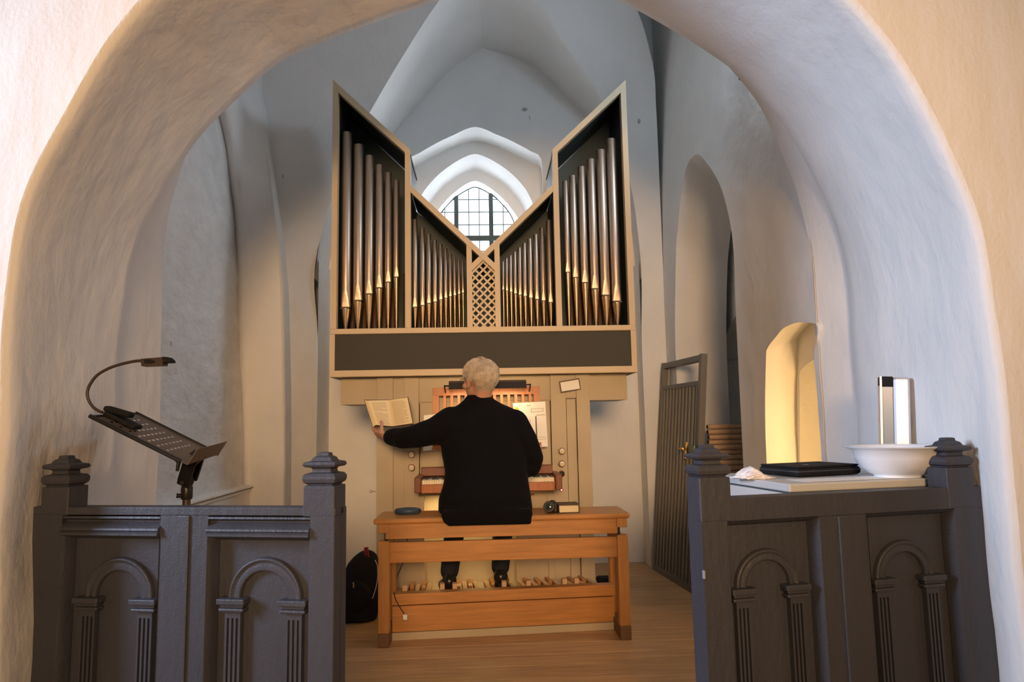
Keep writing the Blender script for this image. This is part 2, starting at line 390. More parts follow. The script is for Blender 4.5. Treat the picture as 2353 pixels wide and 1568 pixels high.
# back web of the groin vault (a barrel following the groins)
gl = catmull(GL[3:], 6); gr = catmull(GR[3:], 6); rows = []
for i in range(len(gl)):
    rows.append([V((gl[i].x, gl[i].y + (5.5 - gl[i].y) * j / 14, gl[i].z + .05 * sin(pi * j / 14) * (1 if i else 0))) for j in range(15)])
for i in range(len(gr) - 2, -1, -1):
    rows.append([V((gr[i].x, gr[i].y + (5.5 - gr[i].y) * j / 14, gr[i].z + .05 * sin(pi * j / 14) * (1 if i else 0))) for j in range(15)])
struct(MB().grid(rows).build('ceiling_vault', plaster))
wallarch = [(r[-1].x, r[-1].z) for r in rows]
# back wall with stepped pointed window
def halfring(h, Y, c=1091, yb=720):
    pts = [PY(c - d, y + .019 * d, Y) for d, y in reversed(h[1:])] + [PY(c, h[0][1], Y)] + [PY(c + d, y - .019 * d + (0), Y) for d, y in h[1:]]
    pts = [V((pts[0].x, Y, 1.75))] + pts + [V((pts[-1].x, Y, 1.75))]
    return pts
h1 = [(0, 292), (24, 298), (47, 309), (75, 321), (100, 334), (128, 350), (152, 368), (156, 440), (160, 560)]
h1b = [(0, 324), (28, 329), (57, 340), (82, 352), (105, 363), (130, 378), (152, 393), (156, 460), (160, 570)]
h2 = [(0, 354), (24, 361), (48, 374), (70, 389), (90, 406), (108, 426), (124, 450), (145, 505), (160, 600)]
h2b = [(0, 391), (22, 397), (43, 408), (62, 421), (79, 436), (95, 456), (108, 476), (128, 525), (140, 600)]
h3 = [(0, 416), (18, 422), (37, 434), (55, 449), (72, 466), (86, 484), (98, 502), (115, 540), (125, 600)]
h4 = [(0, 430), (16, 435), (32, 444), (48, 455), (62, 469), (75, 484), (86, 502), (102, 545), (110, 600)]
rl = [halfring(h1, 5.5), halfring(h1b, 5.76), halfring(h2, 5.78), halfring(h2b, 6.04), halfring(h3, 6.06), halfring(h4, 6.2), halfring(h4, 6.3)]
mb = MB()
for a, b in zip(rl, rl[1:]):
    mb.grid([catmull(a, 3), catmull(b, 3)], smooth=False)
struct(mb.build('trim_4', plaster))
hole = [(p.x, p.z) for p in catmull(rl[0], 3)]
outer = [(-2.0, 0), (-2.0, 4.6), (2.2, 4.6), (2.2, 0)]
struct(flat(outer, [hole[::-1]], lambda u, v: V((u, 5.497, v))).build('wall_tower_back', plaster))
struct(B(-.7, .75, 5.5, 6.3, 1.6, 1.75).build('trim_5', plaster))
oh = [(p.x, p.z) for p in catmull(rl[-1], 3)]
struct(flat([(-2.6, 0), (-2.6, 4.7), (2.8, 4.7), (2.8, 0)], [oh[::-1]], lambda u, v: V((u, 6.3, v))).build('wall_seal_back', plaster))  # outer box and cap added out of view to seal out sky light
struct(B(-2.6, -2.5, 3.08, 6.3, 0, 4.7).build('wall_seal_left', plaster)); struct(B(2.7, 2.8, 3.08, 6.3, 0, 4.7).build('wall_seal_right', plaster))
struct(B(-2.6, 2.8, 3.0, 6.3, 4.6, 4.7).build('ceiling_seal', plaster))
# window: iron frame, mullions, bars, panes
win = struct(bpy.data.objects.new('window_1', None)); COL.objects.link(win)
wy = 6.2; arch = [(p.x, p.z) for p in catmull(halfring(h4, wy), 4)]
xs_all = [p[0] for p in arch]; wl, wr = min(xs_all), max(xs_all)
def ztop(x):
    best = 1.75
    for (x0, z0), (x1, z1) in zip(arch, arch[1:]):
        if min(x0, x1) <= x <= max(x0, x1) and abs(x1 - x0) > 1e-6: best = max(best, z0 + (z1 - z0) * (x - x0) / (x1 - x0))
    return best
def WX(px): return PY(px, 480, wy).x
def WZ(py): return PY(1091, py, wy).z
fr = MB(); fr.tube([(x, wy, z) for x, z in arch], .008, 5); fr.build('window_frame', iron, win)
vx = [WX(p) for p in (1022, 1048.5, 1077, 1101, 1128, 1156)]; thick = [0, 1, 0, 0, 1, 0]
hz = [WZ(p) for p in (578, 517, 488, 459)] ; tz = WZ(549)
vx = [wl] + vx + [wr]; thick = [0] + thick + [0]
for x, t in zip(vx[1:-1], thick[1:-1]):
    B(x - (.019 if t else .0035), x + (.019 if t else .0035), wy - .02 if t else wy - .006, wy + .015 if t else wy + .006, 1.75, ztop(x)).build('mullion' if t else 'lead_bar', iron, win)
def xrange(z):
    l = [x for x in [wl + (wr - wl) * i / 200 for i in range(201)] if ztop(x) > z]; return (l[0], l[-1]) if l else (0, 0)
lo = [1.95, 2.12, 2.29, 2.46]
for z in lo + hz:
    a, b = xrange(z); B(a, b, wy - .005, wy + .005, z - .0035, z + .0035).build('lead_bar', iron, win)
B(*xrange(tz), wy - .022, wy + .015, tz - .024, tz + .024).build('transom', iron, win)
glass = bpy.data.materials.new('window_glass'); glass.use_nodes = True; nt = glass.node_tree; nt.nodes.clear()
oo = nt.nodes.new('ShaderNodeOutputMaterial'); mxn = nt.nodes.new('ShaderNodeMixShader'); tr = nt.nodes.new('ShaderNodeBsdfTransparent'); gs = nt.nodes.new('ShaderNodeBsdfGlossy')
gs.inputs['Roughness'].default_value = .05; mxn.inputs[0].default_value = .05; nt.links.new(tr.outputs[0], mxn.inputs[1]); nt.links.new(gs.outputs[0], mxn.inputs[2]); nt.links.new(mxn.outputs[0], oo.inputs[0])
zs = sorted(lo + hz + [tz, 1.75, 3.3])
for i in range(len(vx) - 1):
    for j in range(len(zs) - 1):
        x0, x1, z0, z1 = vx[i], vx[i + 1], zs[j], zs[j + 1]
        top = [(x0 + (x1 - x0) * k / 5, min(z1, ztop(x0 + (x1 - x0) * k / 5))) for k in range(6)]
        if max(t[1] for t in top) <= z0 + .01: continue
        poly = [(x0, z0)] + [(x, max(z, z0 + .0005)) for x, z in top] + [(x1, z0)]
        MB().prism(poly, wy - .0015, wy + .0015).build('pane', glass, win)

# right wall of the tower room with a tall niche and a lamp-lit doorway niche
def rw(yy, z): return V((1.5 + (1.395 - 1.5) * (yy - 3.1) / (5.28 - 3.1), yy, z))
def RW(px, py):
    A = (1.5, 3.1); Bq = (1.395, 5.28); p = PL(px, py, A, Bq); return (p.y, p.z)
tall = [RW(1692, 1300), RW(1692, 900), RW(1690, 700), RW(1687, 600), RW(1679, 520), RW(1660, 440), RW(1640, 398), RW(1622, 372), RW(1605, 355), RW(1590, 362), RW(1578, 382), RW(1567, 430), RW(1558, 520), RW(1553, 600), RW(1552, 800), RW(1552, 1100)]
tall[0] = (tall[2][0] + .02, .62); tall[1] = (tall[2][0] + .01, 1.2); tall[-1] = (tall[-2][0], .62)
tall_s = [(p.x, p.y) for p in catmull([V((a, b, 0)) for a, b in tall], 4)]
yel = [RW(1772, 1300), RW(1765, 1065), RW(1762, 900), RW(1760, 830), RW(1764, 800), RW(1782, 776), RW(1800, 755), RW(1830, 742), RW(1855, 742), RW(1880, 752)]
yel = [(yel[1][0] + .02, .45), (yel[1][0] + .01, 1.0)] + yel[3:] + [(3.12, 1.35), (3.115, 1.2), (3.112, .45)]
yel_s = [(p.x, p.y) for p in catmull([V((a, b, 0)) for a, b in yel], 4)]
outer = [(3.08, 0), (3.08, 4.5), (5.28, 4.5), (5.28, 0)]
struct(flat(outer, [tall_s, yel_s], rw).build('wall_tower_side', plaster))
def niche(outline, fn, depth, shrink, back, mtl, name, rows_=4):
    cy = sum(p[0] for p in outline) / len(outline); cz = .9
    rr = []
    for k in range(rows_ + 1):
        t = k / rows_; e = shrink * t
        rr.append([fn(u, v) + V((depth * t, (cy - u) * e, (cz - v) * e * .6 if v > cz else 0)) for u, v in outline + outline[:1]])
    m = MB().grid(rr)
    return struct(m.build(name, mtl)), rr[-1]
# tall niche: splayed far reveal, flat back with a low dark arch
n1, bk = niche(tall_s, rw, .34, .16, 1.8, plaster, 'wall_niche_tall')
def nb(yy, z): return V((1.79, yy, z))
low = [(5.22, .62), (5.22, 1.45)] + [tuple(PX(*p, 1.79))[1:] for p in [(1655, 830), (1665, 780), (1685, 735), (1698, 716)]] + [(4.62, 1.84), (4.45, 1.7), (4.36, 1.4), (4.36, .62)]
low_s = [(p.x, p.y) for p in catmull([V((a, b, 0)) for a, b in low], 4)]
struct(flat([(3.95, .55), (3.95, 3.1), (5.35, 3.1), (5.35, .55)], [low_s], nb).build('wall_niche_back', plaster))
n2, _ = niche(low_s, nb, .3, .05, 2, plaster, 'wall_niche_low')
struct(B(2.08, 2.14, 4.1, 5.45, .5, 2.0).build('wall_niche_end', plaster))
# doorway niche (lit by its own lamp)
n3, bk3 = niche(yel_s, rw, .20, -.22, 1.8, plaster, 'wall_door_niche')
in2 = [(p.y, p.z) for p in bk3[:-1]]
def db(yy, z): return V((rw(yy, z).x + .20, yy, z))
inner = [(3.73, .3)] + [tuple(PX(*p, 1.685))[1:] for p in [(1845, 1065), (1843, 900), (1842, 862), (1850, 845), (1870, 828), (1888, 814)]] + [(3.30, 1.42), (3.15, 1.38), (3.05, 1.2), (3.0, .3)]
inner_s = [(p.x, p.y) for p in catmull([V((a, b, 0)) for a, b in inner], 4)]
struct(flat([(2.7, .1), (2.7, 1.9), (4.1, 1.9), (4.1, .1)], [inner_s], db).build('wall_door_inner', plaster))
g = []
for i in range(20):
    a = pi * .5 * i / 19; g.append([V((1.69 + .42 * sin(a), 3.0 + .95 * cos(a), z)) for z in (.1, .9, 1.9)])
struct(MB().grid(g).build('wall_stair_curve', plaster))
struct(B(1.68, 2.2, 2.6, 4.1, 1.72, 1.78).build('ceiling_stair', plaster))
lp = bpy.data.lights.new('stair_lamp', 'POINT'); lp.energy = 7; lp.color = (1, .60, .22); lp.shadow_soft_size = .06
lo_ = bpy.data.objects.new('stair_lamp', lp); COL.objects.link(lo_); lo_.location = (1.90, 3.25, .9)
lp2 = bpy.data.lights.new('door_lamp', 'POINT'); lp2.energy = .45; lp2.color = (1, .62, .25); lp2.shadow_soft_size = .05
lo2 = bpy.data.objects.new('door_lamp', lp2); COL.objects.link(lo2); lo2.location = (1.63, 3.17, .95)
# bar frame added round the unseen side fill light, high on the right wall
sw = struct(bpy.data.objects.new('side_fill_frame', None)); COL.objects.link(sw)
wf = MB()
for yy in (3.20, 3.40, 3.60): wf.box(1.42, 1.44, yy - .010, yy + .010, 2.92, 3.58)
for z in (2.92, 3.25, 3.58): wf.box(1.422, 1.438, 3.20, 3.60, z - .008, z + .008)
wf.build('window_frame', iron, sw)
# scars in the plaster, set where the view meets the walls
bpy.context.view_layer.update(); dgr = bpy.context.evaluated_depsgraph_get()
scar = mat('scar_plaster', (.52, .50, .46), .95, bump=.8, bscale=120, var=.3, vscale=60)
for (px, py, sw_, sh_) in ((1205, 252, .045, .030), (1217, 270, .008, .035), (1468, 279, .020, .034), (650, 405, .008, .03), (393, 790, .005, .02)):
    hit, lc_, nm_, fi, ob, mt = C.ray_cast(dgr, EYE, ray(px, py).normalized())
    if not hit: continue
    if nm_.dot(ray(px, py)) > 0: nm_ = -nm_
    a_ = nm_.cross(V((0, 0, 1))).normalized(); b_ = a_.cross(nm_).normalized()
    if b_.z < 0: b_ = -b_
    poly = []
    for k in range(9):
        t = 2 * pi * k / 9; poly.append((a_ * cos(t) * sw_ * .6 + b_ * sin(t) * sh_ * .6) * (1 + .35 * noise.noise(V((px * .1, k * .9, 0)))))
    m = MB(); m.add([lc_ + nm_ * .002 + q for q in poly] + [lc_ - nm_ * .01 + q for q in poly], [list(range(9))] + [[k, (k + 1) % 9, (k + 1) % 9 + 9, k + 9] for k in range(9)])
    m.build('scar', scar, ob)

# ------------------------------------------------------------------ organ
org = thing('pipe_organ', 'beige pipe organ with V-topped pipe case above a small console', 'pipe organ', (0.01, 4.2, 0))
OX = .01
def part(mb, name, m, par=org, **k):
    o = mb.build(name, m); o.parent = par
    for q in o.data.vertices: q.co -= V((OX, 4.2, 0))
    return o
def OP(px, py, Y=4.2): return PY(px, py, Y)
W_, IN, TZ, SZ, IZ, VZ = .917, .456, 3.22, 2.54, 2.762, 2.113
Yf, Yb = 4.2, 4.66
def sym(fn):
    for s in (-1, 1): fn(s)
def X(s, x): return OX + s * x
rail0, rail1, pan0, pan1 = 1.622, 1.655, 1.405, 1.622
fm = beige2
TH = .034
def case_side(s):
    # outer stile, tower top bar, inner stile, lower sloping bar, centre stile
    part(MB().prism([(X(s, W_), rail1), (X(s, W_), TZ), (X(s, W_ - TH), TZ - .034), (X(s, W_ - TH), rail1)], Yf, Yf + .05), 'outer_stile', fm)
    part(MB().prism([(X(s, W_), TZ), (X(s, IN - .017), IZ), (X(s, IN - .017), IZ - .045), (X(s, W_ - TH), TZ - .084)], Yf - .001, Yf + .05), 'top_bar', fm)
    part(MB().prism([(X(s, IN - .017), rail1), (X(s, IN - .017), IZ - .02), (X(s, IN + .017), IZ - .01), (X(s, IN + .017), rail1)], Yf, Yf + .052), 'inner_stile', fm)
    sl = (SZ - VZ) / (IN - .017)
    part(MB().prism([(X(s, IN - .017), SZ), (X(s, -.07), VZ - .07 * sl), (X(s, -.07), VZ - .07 * sl - .046), (X(s, IN - .017), SZ - .046)], Yf + .002 * s, Yf + .05 + .002 * s), 'sloping_bar', fm)
    part(B(X(s, .069), X(s, .101), Yf + .003, Yf + .048, rail1, VZ + .101 * sl - .03), 'centre_stile', fm)
    # outer case boards (depth) and dark lining
    part(B(X(s, W_), X(s, W_ - .018), Yf + .05, Yb, pan0 - .04, TZ - .02), 'side_board', beige)
    part(B(X(s, W_ - .018), X(s, W_ - .03), Yf + .05, Yb - .01, rail1, TZ - .04), 'lining', darkin)
    part(B(X(s, IN - .012), X(s, IN + .012), Yf + .052, Yb - .01, rail1, IZ - .03), 'divider', darkin)
    part(B(X(s, .075), X(s, .095), Yf + .05, Yb - .01, rail1, VZ - .02), 'divider', darkin)
    part(MB().prism([(X(s, W_ - .018), TZ - .035), (X(s, IN - .017), IZ - .018), (X(s, IN - .017), IZ - .035), (X(s, W_ - .018), TZ - .052)], Yf + .05, Yb), 'roof_board', darkin)
    part(MB().prism([(X(s, IN - .017), SZ - .01), (X(s, 0), VZ - .01), (X(s, 0), VZ - .032), (X(s, IN - .017), SZ - .032)], Yf + .05, Yb), 'roof_board', darkin)
sym(case_side)
back = [(X(-1, W_ - .02), rail1 - .02), (X(-1, W_ - .02), TZ - .05), (X(-1, IN), IZ - .03), (X(-1, IN), SZ - .02), (OX, VZ - .02), (X(1, IN), SZ - .02), (X(1, IN), IZ - .03), (X(1, W_ - .02), TZ - .05), (X(1, W_ - .02), rail1 - .02)]
part(MB().prism(back, Yb - .012, Yb), 'back_board', darkin)
part(B(OX - W_, OX + W_, Yf, Yf + .05, rail0, rail1, ch=.003), 'middle_rail', fm)
part(B(OX - W_ + .02, OX + W_ - .02, Yf + .05, Yb, rail0 - .005, rail1 - .01), 'pipe_shelf', darkin)
part(B(OX - W_ + .026, OX + W_ - .03, Yf + .006, Yf + .03, pan0, pan1), 'front_panel', darkpan)
part(B(OX - W_, OX - W_ + .027, Yf, Yf + .05, pan0, rail0), 'panel_stile', fm)
part(B(OX + W_ - .03, OX + W_, Yf, Yf + .05, pan0, rail0), 'panel_stile', fm)
part(B(OX - W_ - .003, OX + W_ + .003, Yf - .004, Yf + .055, 1.366, pan0, ch=.003), 'lower_rail', fm)
part(B(OX - W_ + .002, OX + W_ - .002, Yf + .05, Yb, 1.37, 1.40), 'case_floor', beige)
# neck box below the case
part(B(-.864, .884, 4.310, Yb, 1.206, 1.366), 'neck', beige)
# lattice
lat0, lat1 = rail1, VZ - .055
slats = []
per = .0487; wdt = .0115
def clip_seg(p, d):
    # lattice region: |x-OX|<=.072 and z>=lat0 and z<= gable
    lo_, hi_ = None, None; N = 400
    for i in range(N):
        t = -.7 + 1.4 * i / N; x = p[0] + d[0] * t; z = p[1] + d[1] * t
        if abs(x - OX) <= .072 and lat0 - .004 <= z <= VZ - .045 - abs(x - OX) * .93:
            lo_ = t if lo_ is None else lo_; hi_ = t
    return lo_, hi_
for s in (-1, 1):
    d = (s * .7071, .7071)
    for i in range(-4, 16):
        p = (OX, lat0 + .013 + per * i); a, b = clip_seg(p, d)
        if a is None or b - a < .012: continue
        c0 = V((p[0] + d[0] * a, 0, p[1] + d[1] * a)); c1 = V((p[0] + d[0] * b, 0, p[1] + d[1] * b)); nn = V((-d[1], 0, d[0])) * wdt / 2
        yy = Yf + .012 + (.004 if s > 0 else .010)
        m = MB(); q = [c0 + nn, c1 + nn, c1 - nn, c0 - nn]
        m.prism([(v.x, v.z) for v in q], yy, yy + .006); part(m, 'lattice_slat', fm)
# pipes
def pipe(x, zt, zm, r, yy, zb=rail1 - .008):
    xx, yy0 = x - OX, yy - 4.2
    body = MB()
    n = 18
    zflat = zm + r * 3.0
    prof = [(r, zflat), (r, zt - .0015), (r - .0015, zt), (r - .003, zt - .001), (r - .003, zt - .05)]
    body.lathe(prof, n, (xx, yy0, 0), caps=False)
    # flattened mouth section: front (camera side, -y) pressed flat in a leaf shape
    vs = []; fs = []; H = [zm, zm + r * .35, zm + r * 1.2, zm + r * 2.2, zflat]; FL = [.52, .52, .66, .86, 1.0]
    for z, f in zip(H, FL):
        for k in range(n):
            t = 2 * pi * k / n; cx_, cy_ = cos(t) * r, sin(t) * r
            if cy_ < -r * f: cy_ = -r * f
            vs.append((xx + cx_, yy0 + cy_, z))
    for i in range(len(H) - 1):
        for k in range(n): fs.append([i * n + k, i * n + (k + 1) % n, (i + 1) * n + (k + 1) % n, (i + 1) * n + k])
    body.add(vs, fs, None, True)
    o = body.build('pipe', pipem); o.parent = org; o.location = (0, 0, 0)
    ft = MB(); ft.lathe([(r * .22, zb), (r * .30, zb + .006), (r * .98, zm - r * .42), (r, zm - r * .36), (r * .98, zm - r * .30), (r * .9, zm - r * .28)], n, (xx, yy0, 0))
    f = ft.build('pipe_foot', footm); f.parent = o
    lip = MB(); lip.box(xx - r * .88, xx + r * .88, yy0 - r * 1.02, yy0 - r * .55, zm - r * .34, zm - r * .22); lip.box(xx - r * .72, xx + r * .72, yy0 - r * .8, yy0, zm - r * .24, zm + .001)
    l = lip.build('pipe_mouth', darkwood); l.parent = o
Lx = [794.5, 822.5, 848, 871.5, 892, 911]; Lt = [306, 334, 359, 380, 398, 415]; Lm = [707, 691, 676, 662, 649, 637]; Lr = [24, 22.5, 20, 18, 16, 14]
l2x = [953.5, 971, 985.6, 1000, 1013, 1024.6, 1035, 1045, 1055, 1064]; l2t = [505, 524, 538, 552, 562, 572, 582, 591, 597.6, 603]; l2m = [706, 702, 697, 694, 689, 685, 682, 679, 676, 673]; l2r = [13.4, 12, 11.4, 10.8, 9.6, 9, 8.2, 7.6, 6.8, 6]
R2x = [1156.5, 1165, 1174.5, 1184.5, 1195.5, 1207, 1220, 1234, 1249, 1265.5]; R2t = [601, 594, 587, 579, 569.5, 559.4, 549, 539, 524, 506.6]; R2m = [666, 668, 671, 675, 678, 681, 685, 688, 691, 695]
Rx = [1304.5, 1322.5, 1344, 1367, 1391.5, 1417]; Rt = [417, 404, 384, 367, 346, 321]; Rm = [626, 638, 650, 664, 679, 693]
PYY = 4.285
rows_p = list(zip(Lx, Lt, Lm, Lr)) + list(zip(l2x, l2t, l2m, l2r)) + list(zip(R2x, R2t, R2m, l2r[::-1])) + list(zip(Rx, Rt, Rm, Lr[::-1]))
for x, t, m_, wpx in rows_p:
    pm = OP(x, m_, PYY); pt = OP(x, t, PYY); pipe(pm.x, pt.z, pm.z, wpx / 2 / 1617 * PYY * 1.0, PYY)
# inner rank: plain dark pipes between the feet
xsall = [OP(x, 700, 4.40).x for x, *_ in rows_p]
for i in range(len(xsall) - 1):
    if abs(xsall[i + 1] - xsall[i]) < .12:
        xm = (xsall[i] + xsall[i + 1]) / 2 + OX * 0; h = rows_p[i][2]; zt = OP(1100, h, 4.4).z - .04 + .1 * random.random()
        rr = min(.018, abs(xsall[i + 1] - xsall[i]) * .3)
        o = MB().lathe([(rr, rail1 - .01), (rr, zt), (rr * .8, zt)], 10, (xm - OX, 4.42 - 4.2, 0)).build('inner_pipe', darkwood); o.parent = org
# console
cf = 4.28
part(B(-.643, .647, 4.34, 4.92, .66, 1.21), 'console_body', beige); part(B(-.643, .647, 4.50, 4.92, .0, .66), 'console_body', beige); part(B(-.643, -.39, 4.34, 4.50, 0, .66), 'console_body', beige); part(B(.408, .647, 4.34, 4.50, 0, .66), 'console_body', beige)
part(B(-.62, .62, 4.66, 4.9, 1.2, 1.66), 'wind_chest', beige)
for x0, x1, nm in ((-.643, -.545, 'console_stile'), (.565, .647, 'console_stile'), (-.481, -.390, 'stop_jamb'), (.408, .500, 'stop_jamb')):
    part(B(x0, x1, cf, 4.345, 0, 1.366 if True else 0, ch=.002), nm, beige)
part(B(-.545, -.481, cf + .016, 4.345, 0, 1.366), 'recessed_strip', beige)
part(B(.503, .562, cf + .012, 4.345, 0, 1.215, ch=.003), 'recessed_strip', beige)
part(B(.500, .565, cf + .006, 4.345, 1.22, 1.366, ch=.002), 'recessed_strip', beige)
part(B(-.390, .408, cf + .02, 4.345, 1.213, 1.366), 'upper_panel', beige)
part(B(-.384, .402, cf + .012, 4.345, .82, 1.209, ch=.002), 'desk_panel', beige)
part(B(-.390, .408, cf + .012, 4.345, .655, .72, ch=.002), 'key_rail', beige)
part(B(-.390, -.36, cf, 4.345, 0, .655), 'knee_stile', beige)
part(B(.372, .408, cf, 4.345, 0, .655), 'knee_stile', beige)
part(B(-.36, .372, cf + .0, 4.50, .0, .105, ch=.003), 'knee_sill', beige)
part(B(.18, .372, cf + .006, 4.345, .105, .655, ch=.002), 'knee_panel', beige)
# keyboard
part(B(-.375, .415, 4.03, 4.29, .722, .742), 'key_bed', redwood)
part(B(-.355, .395, 4.015, 4.04, .695, .742, ch=.003), 'key_slip', redwood)
for s, x in ((0, -.392), (1, .398)):
    part(B(x, x + .037, 4.0, 4.29, .700, .785, ch=.004), 'key_cheek', mahog)
part(B(-.372, .402, 4.215, 4.29, .775, .825, ch=.004), 'name_board', mahog)
kk = B(0, .0132, 4.045, 4.20, .742, .764, ch=.001); k0 = part(kk, 'white_key', ivory); first = True
n = 54; x = -.352
for i in range(n):
    kx = -.353 + i * .01385
    o = k0 if i == 0 else k0.copy()
    if i: COL.objects.link(o)
    o.location.x = kx
bk_ = part(B(0, .008, 4.10, 4.20, .764, .774, ch=.001), 'black_key', blackmetal)
first = True
for i in range(n - 1):
    if i % 7 in (2, 6): continue
    o = bk_ if first else bk_.copy()
    if not first: COL.objects.link(o)
    first = False; o.location.x = -.353 + (i + 1) * .01385 - .004
# coupler shelf below the keys
part(B(-.25, .29, 4.20, 4.29, .655, .69, ch=.003), 'coupler_box', mahog)
part(B(-.25, .29, 4.192, 4.2, .668, .674), 'coupler_strip', ivory)
# stop knobs
for (px, py, mtl) in ((946, 1045, ivory), (946, 1075, ivory), (1291, 1037, ivory), (1291, 1066, ivory), (1290, 1089, mahog)):
    p = PY(px, py, 4.26); M = Matrix.Translation(p - V((OX, 4.2, 0))) @ Matrix.Rotation(pi / 2, 4, 'X')
    big = mtl is mahog
    o = MB().lathe([(.010, -.03), (.010, -.004), (.019, 0), (.020, .010), (.018, .015)], 20, M=M).build('stop_knob', mahog); o.parent = org
    d = MB().lathe([(.0155, .0151), (.0150, .0175), (.0005, .018)], 20, M=M).build('knob_face', blackmetal if big else ivory); d.parent = o
    if not big:
        t = MB().box(-.009, .009, -.0014, .0014, .018, .0184, M=M).build('lettering', inkl); t.parent = o
p = PY(1290, 1126, 4.275) - V((OX, 4.2, 0)); M = Matrix.Translation(p) @ Matrix.Rotation(pi / 2, 4, 'X')
o = MB().lathe([(.010, 0), (.010, .004), (.007, .006)], 16, M=M).build('indicator_ring', mat('red_ring', (.5, .02, .02), .4)); o.parent = org
o = MB().lathe([(.0055, .004), (.0045, .008), (.001, .009)], 12, M=M).build('indicator_lamp', mat('led', (1, .4, .3), .4, emit=(1, .35, .25), estr=6)); o.parent = org
# key in the left side of the console
kx = PY(858, 1130, 4.35) - V((OX, 4.2, 0))
m = MB(); m.tube([kx + V((.015, 0, 0)), kx + V((-.006, 0, 0))], .002, 6)
m.tube([kx + V((-.014 + .008 * cos(t * .5), 0, .008 * sin(t * .5))) for t in range(13)], .0016, 5); m.build('console_key', iron, org)
# music desk with slatted back, hinged on the console
dx0, dx1, dz0, dz1 = -.302, .337, .945, 1.293
desk = bpy.data.objects.new('music_desk', None); COL.objects.link(desk); desk.parent = org
def dpart(mb, name, m):
    o = mb.build(name, m); o.parent = desk
    for q in o.data.vertices:
        q.co.y += (dz1 - q.co.z) * -.12; q.co -= V((OX, 4.2, 0))
    return o
dy0, dy1 = 4.225, 4.243
dpart(B(dx0, dx1, dy0, dy1, 1.245, dz1, ch=.002), 'desk_top_rail', redwood)
dpart(B(dx0, dx1, dy0, dy1, dz0, dz0 + .03, ch=.002), 'desk_bottom_rail', redwood)
dpart(B(dx0, dx1, 4.18, dy1, dz0 - .014, dz0), 'desk_ledge', redwood)
xs = [dx0]
dpart(B(dx0, dx0 + .036, dy0, dy1, dz0, 1.25), 'desk_side', redwood); dpart(B(dx1 - .036, dx1, dy0, dy1, dz0, 1.25), 'desk_side', redwood)
x = dx0 + .036 + .026
while x < dx1 - .05:
    dpart(B(x, x + .0165, dy0 + .001, dy1 - .001, dz0 + .03, 1.247), 'desk_slat', redwood); x += .0425
# lamp above the desk
lampo = thing('desk_lamp', 'dark metal strip lamp mounted over the slatted music desk', 'lamp', (.05, 4.12, 1.30))
def lpart(mb, name, m):
    o = mb.build(name, m); o.parent = lampo
    for q in o.data.vertices: q.co -= V((.05, 4.12, 1.324))
    return o
hood = [(4.075, 1.300), (4.09, 1.338), (4.13, 1.352), (4.16, 1.345), (4.155, 1.338), (4.13, 1.345), (4.096, 1.332), (4.081, 1.300)]
lpart(MB().prism(hood, -.20, .25, 'x'), 'lamp_hood', mat('dark_bronze', (.06, .05, .042), .35, .7))
lpart(MB().tube([(-.19, 4.118, 1.312), (.24, 4.118, 1.312)], .008, 10), 'lamp_tube', mat('lamp_glow', (1, .9, .7), .4, emit=(1, .74, .38), estr=7))
for x in (-.213, .262):
    a = MB(); s = -1 if x < 0 else 1
    a.tube([(x - s * .02, 4.10, 1.32), (x + s * .012, 4.10, 1.322), (x + s * .012, 4.16, 1.30), (x + s * .012, 4.218, 1.288)], .005, 6); lpart(a, 'lamp_bracket', mat('dark_bronze', (.06, .05, .042)))
ll = area('desk_lamp_light', (.02, 4.115, 1.274), (.02, 4.20, .9), .42, 1.0, (1, .74, .42), .03); ll.parent = None
area('pedal_lamp_light', (-.14, 4.37, .635), (-.14, 4.40, .1), .38, 1.9, (1, .70, .30), .03)

# framed card on the organ
def quad_slab(name, pts, Y, th, m, parent=None, inset_=None):
    q = [PY(*p, Y) for p in pts]
    return MB().quad(*q[::-1], th=-th) if False else MB().prism([(v.x, v.z) for v in q], Y, Y + th)
cd = thing('framed_card', 'small tilted white card in a dark frame on the upper right console', 'card', PY(1309, 886, 4.26))
def under(parent, mb, name, m, off=None):
    o = mb.build(name, m); o.parent = parent
    l = parent.location if off is None else off
    Mi = (Matrix.Translation(l) @ parent.rotation_euler.to_matrix().to_4x4()).inverted()
    for q in o.data.vertices: q.co = Mi @ q.co
    return o
under(cd, quad_slab('', [(1285, 877), (1331, 869), (1335, 895), (1289, 903)], 4.262, .016, None), 'card_frame', mat('dark_frame', (.09, .06, .04), .5))
under(cd, quad_slab('', [(1287.5, 879.5), (1329, 872.5), (1332.5, 893.5), (1291, 900)], 4.258, .004, None), 'card', paper)

# ------------------------------------------------------------------ sheets on the music desk
def sheet(label, pts, Y, lines=(), name='sheet_music', mtl=None, extra=(), cat='sheet music', group=None):
    c = PY(*pts[0], Y); t = thing(name, label, cat, c, 0, group)
    under(t, quad_slab('', pts, Y, .0012, None), 'page', mtl or paper)
    if lines:
        m = MB()
        for (a, b, th) in lines:
            p = PY(*a, Y - .0008); q = PY(*b, Y - .0008); m.add([p, q, q - V((0, 0, th)), p - V((0, 0, th))], [(0, 1, 2, 3)])
        o = under(t, m, 'printing', inkl); o['kind'] = 'stuff'
    for (poly, mm) in extra:
        under(t, MB().add([PY(*a, Y - .001) for a in poly], [tuple(range(len(poly)))]), 'coloured_print', mm)
    return t
ln = [((1210, 932), (1219, 931.5), .003), ((1220, 940), (1248, 938), .002), ((1220, 947), (1248, 945), .002), ((1220, 940), (1221, 940), .02), ((1247, 938), (1248, 938), .02), ((1232, 954), (1252, 953), .003), ((1234, 1005), (1254, 1004), .002), ((1234, 1010), (1254, 1009), .002)]
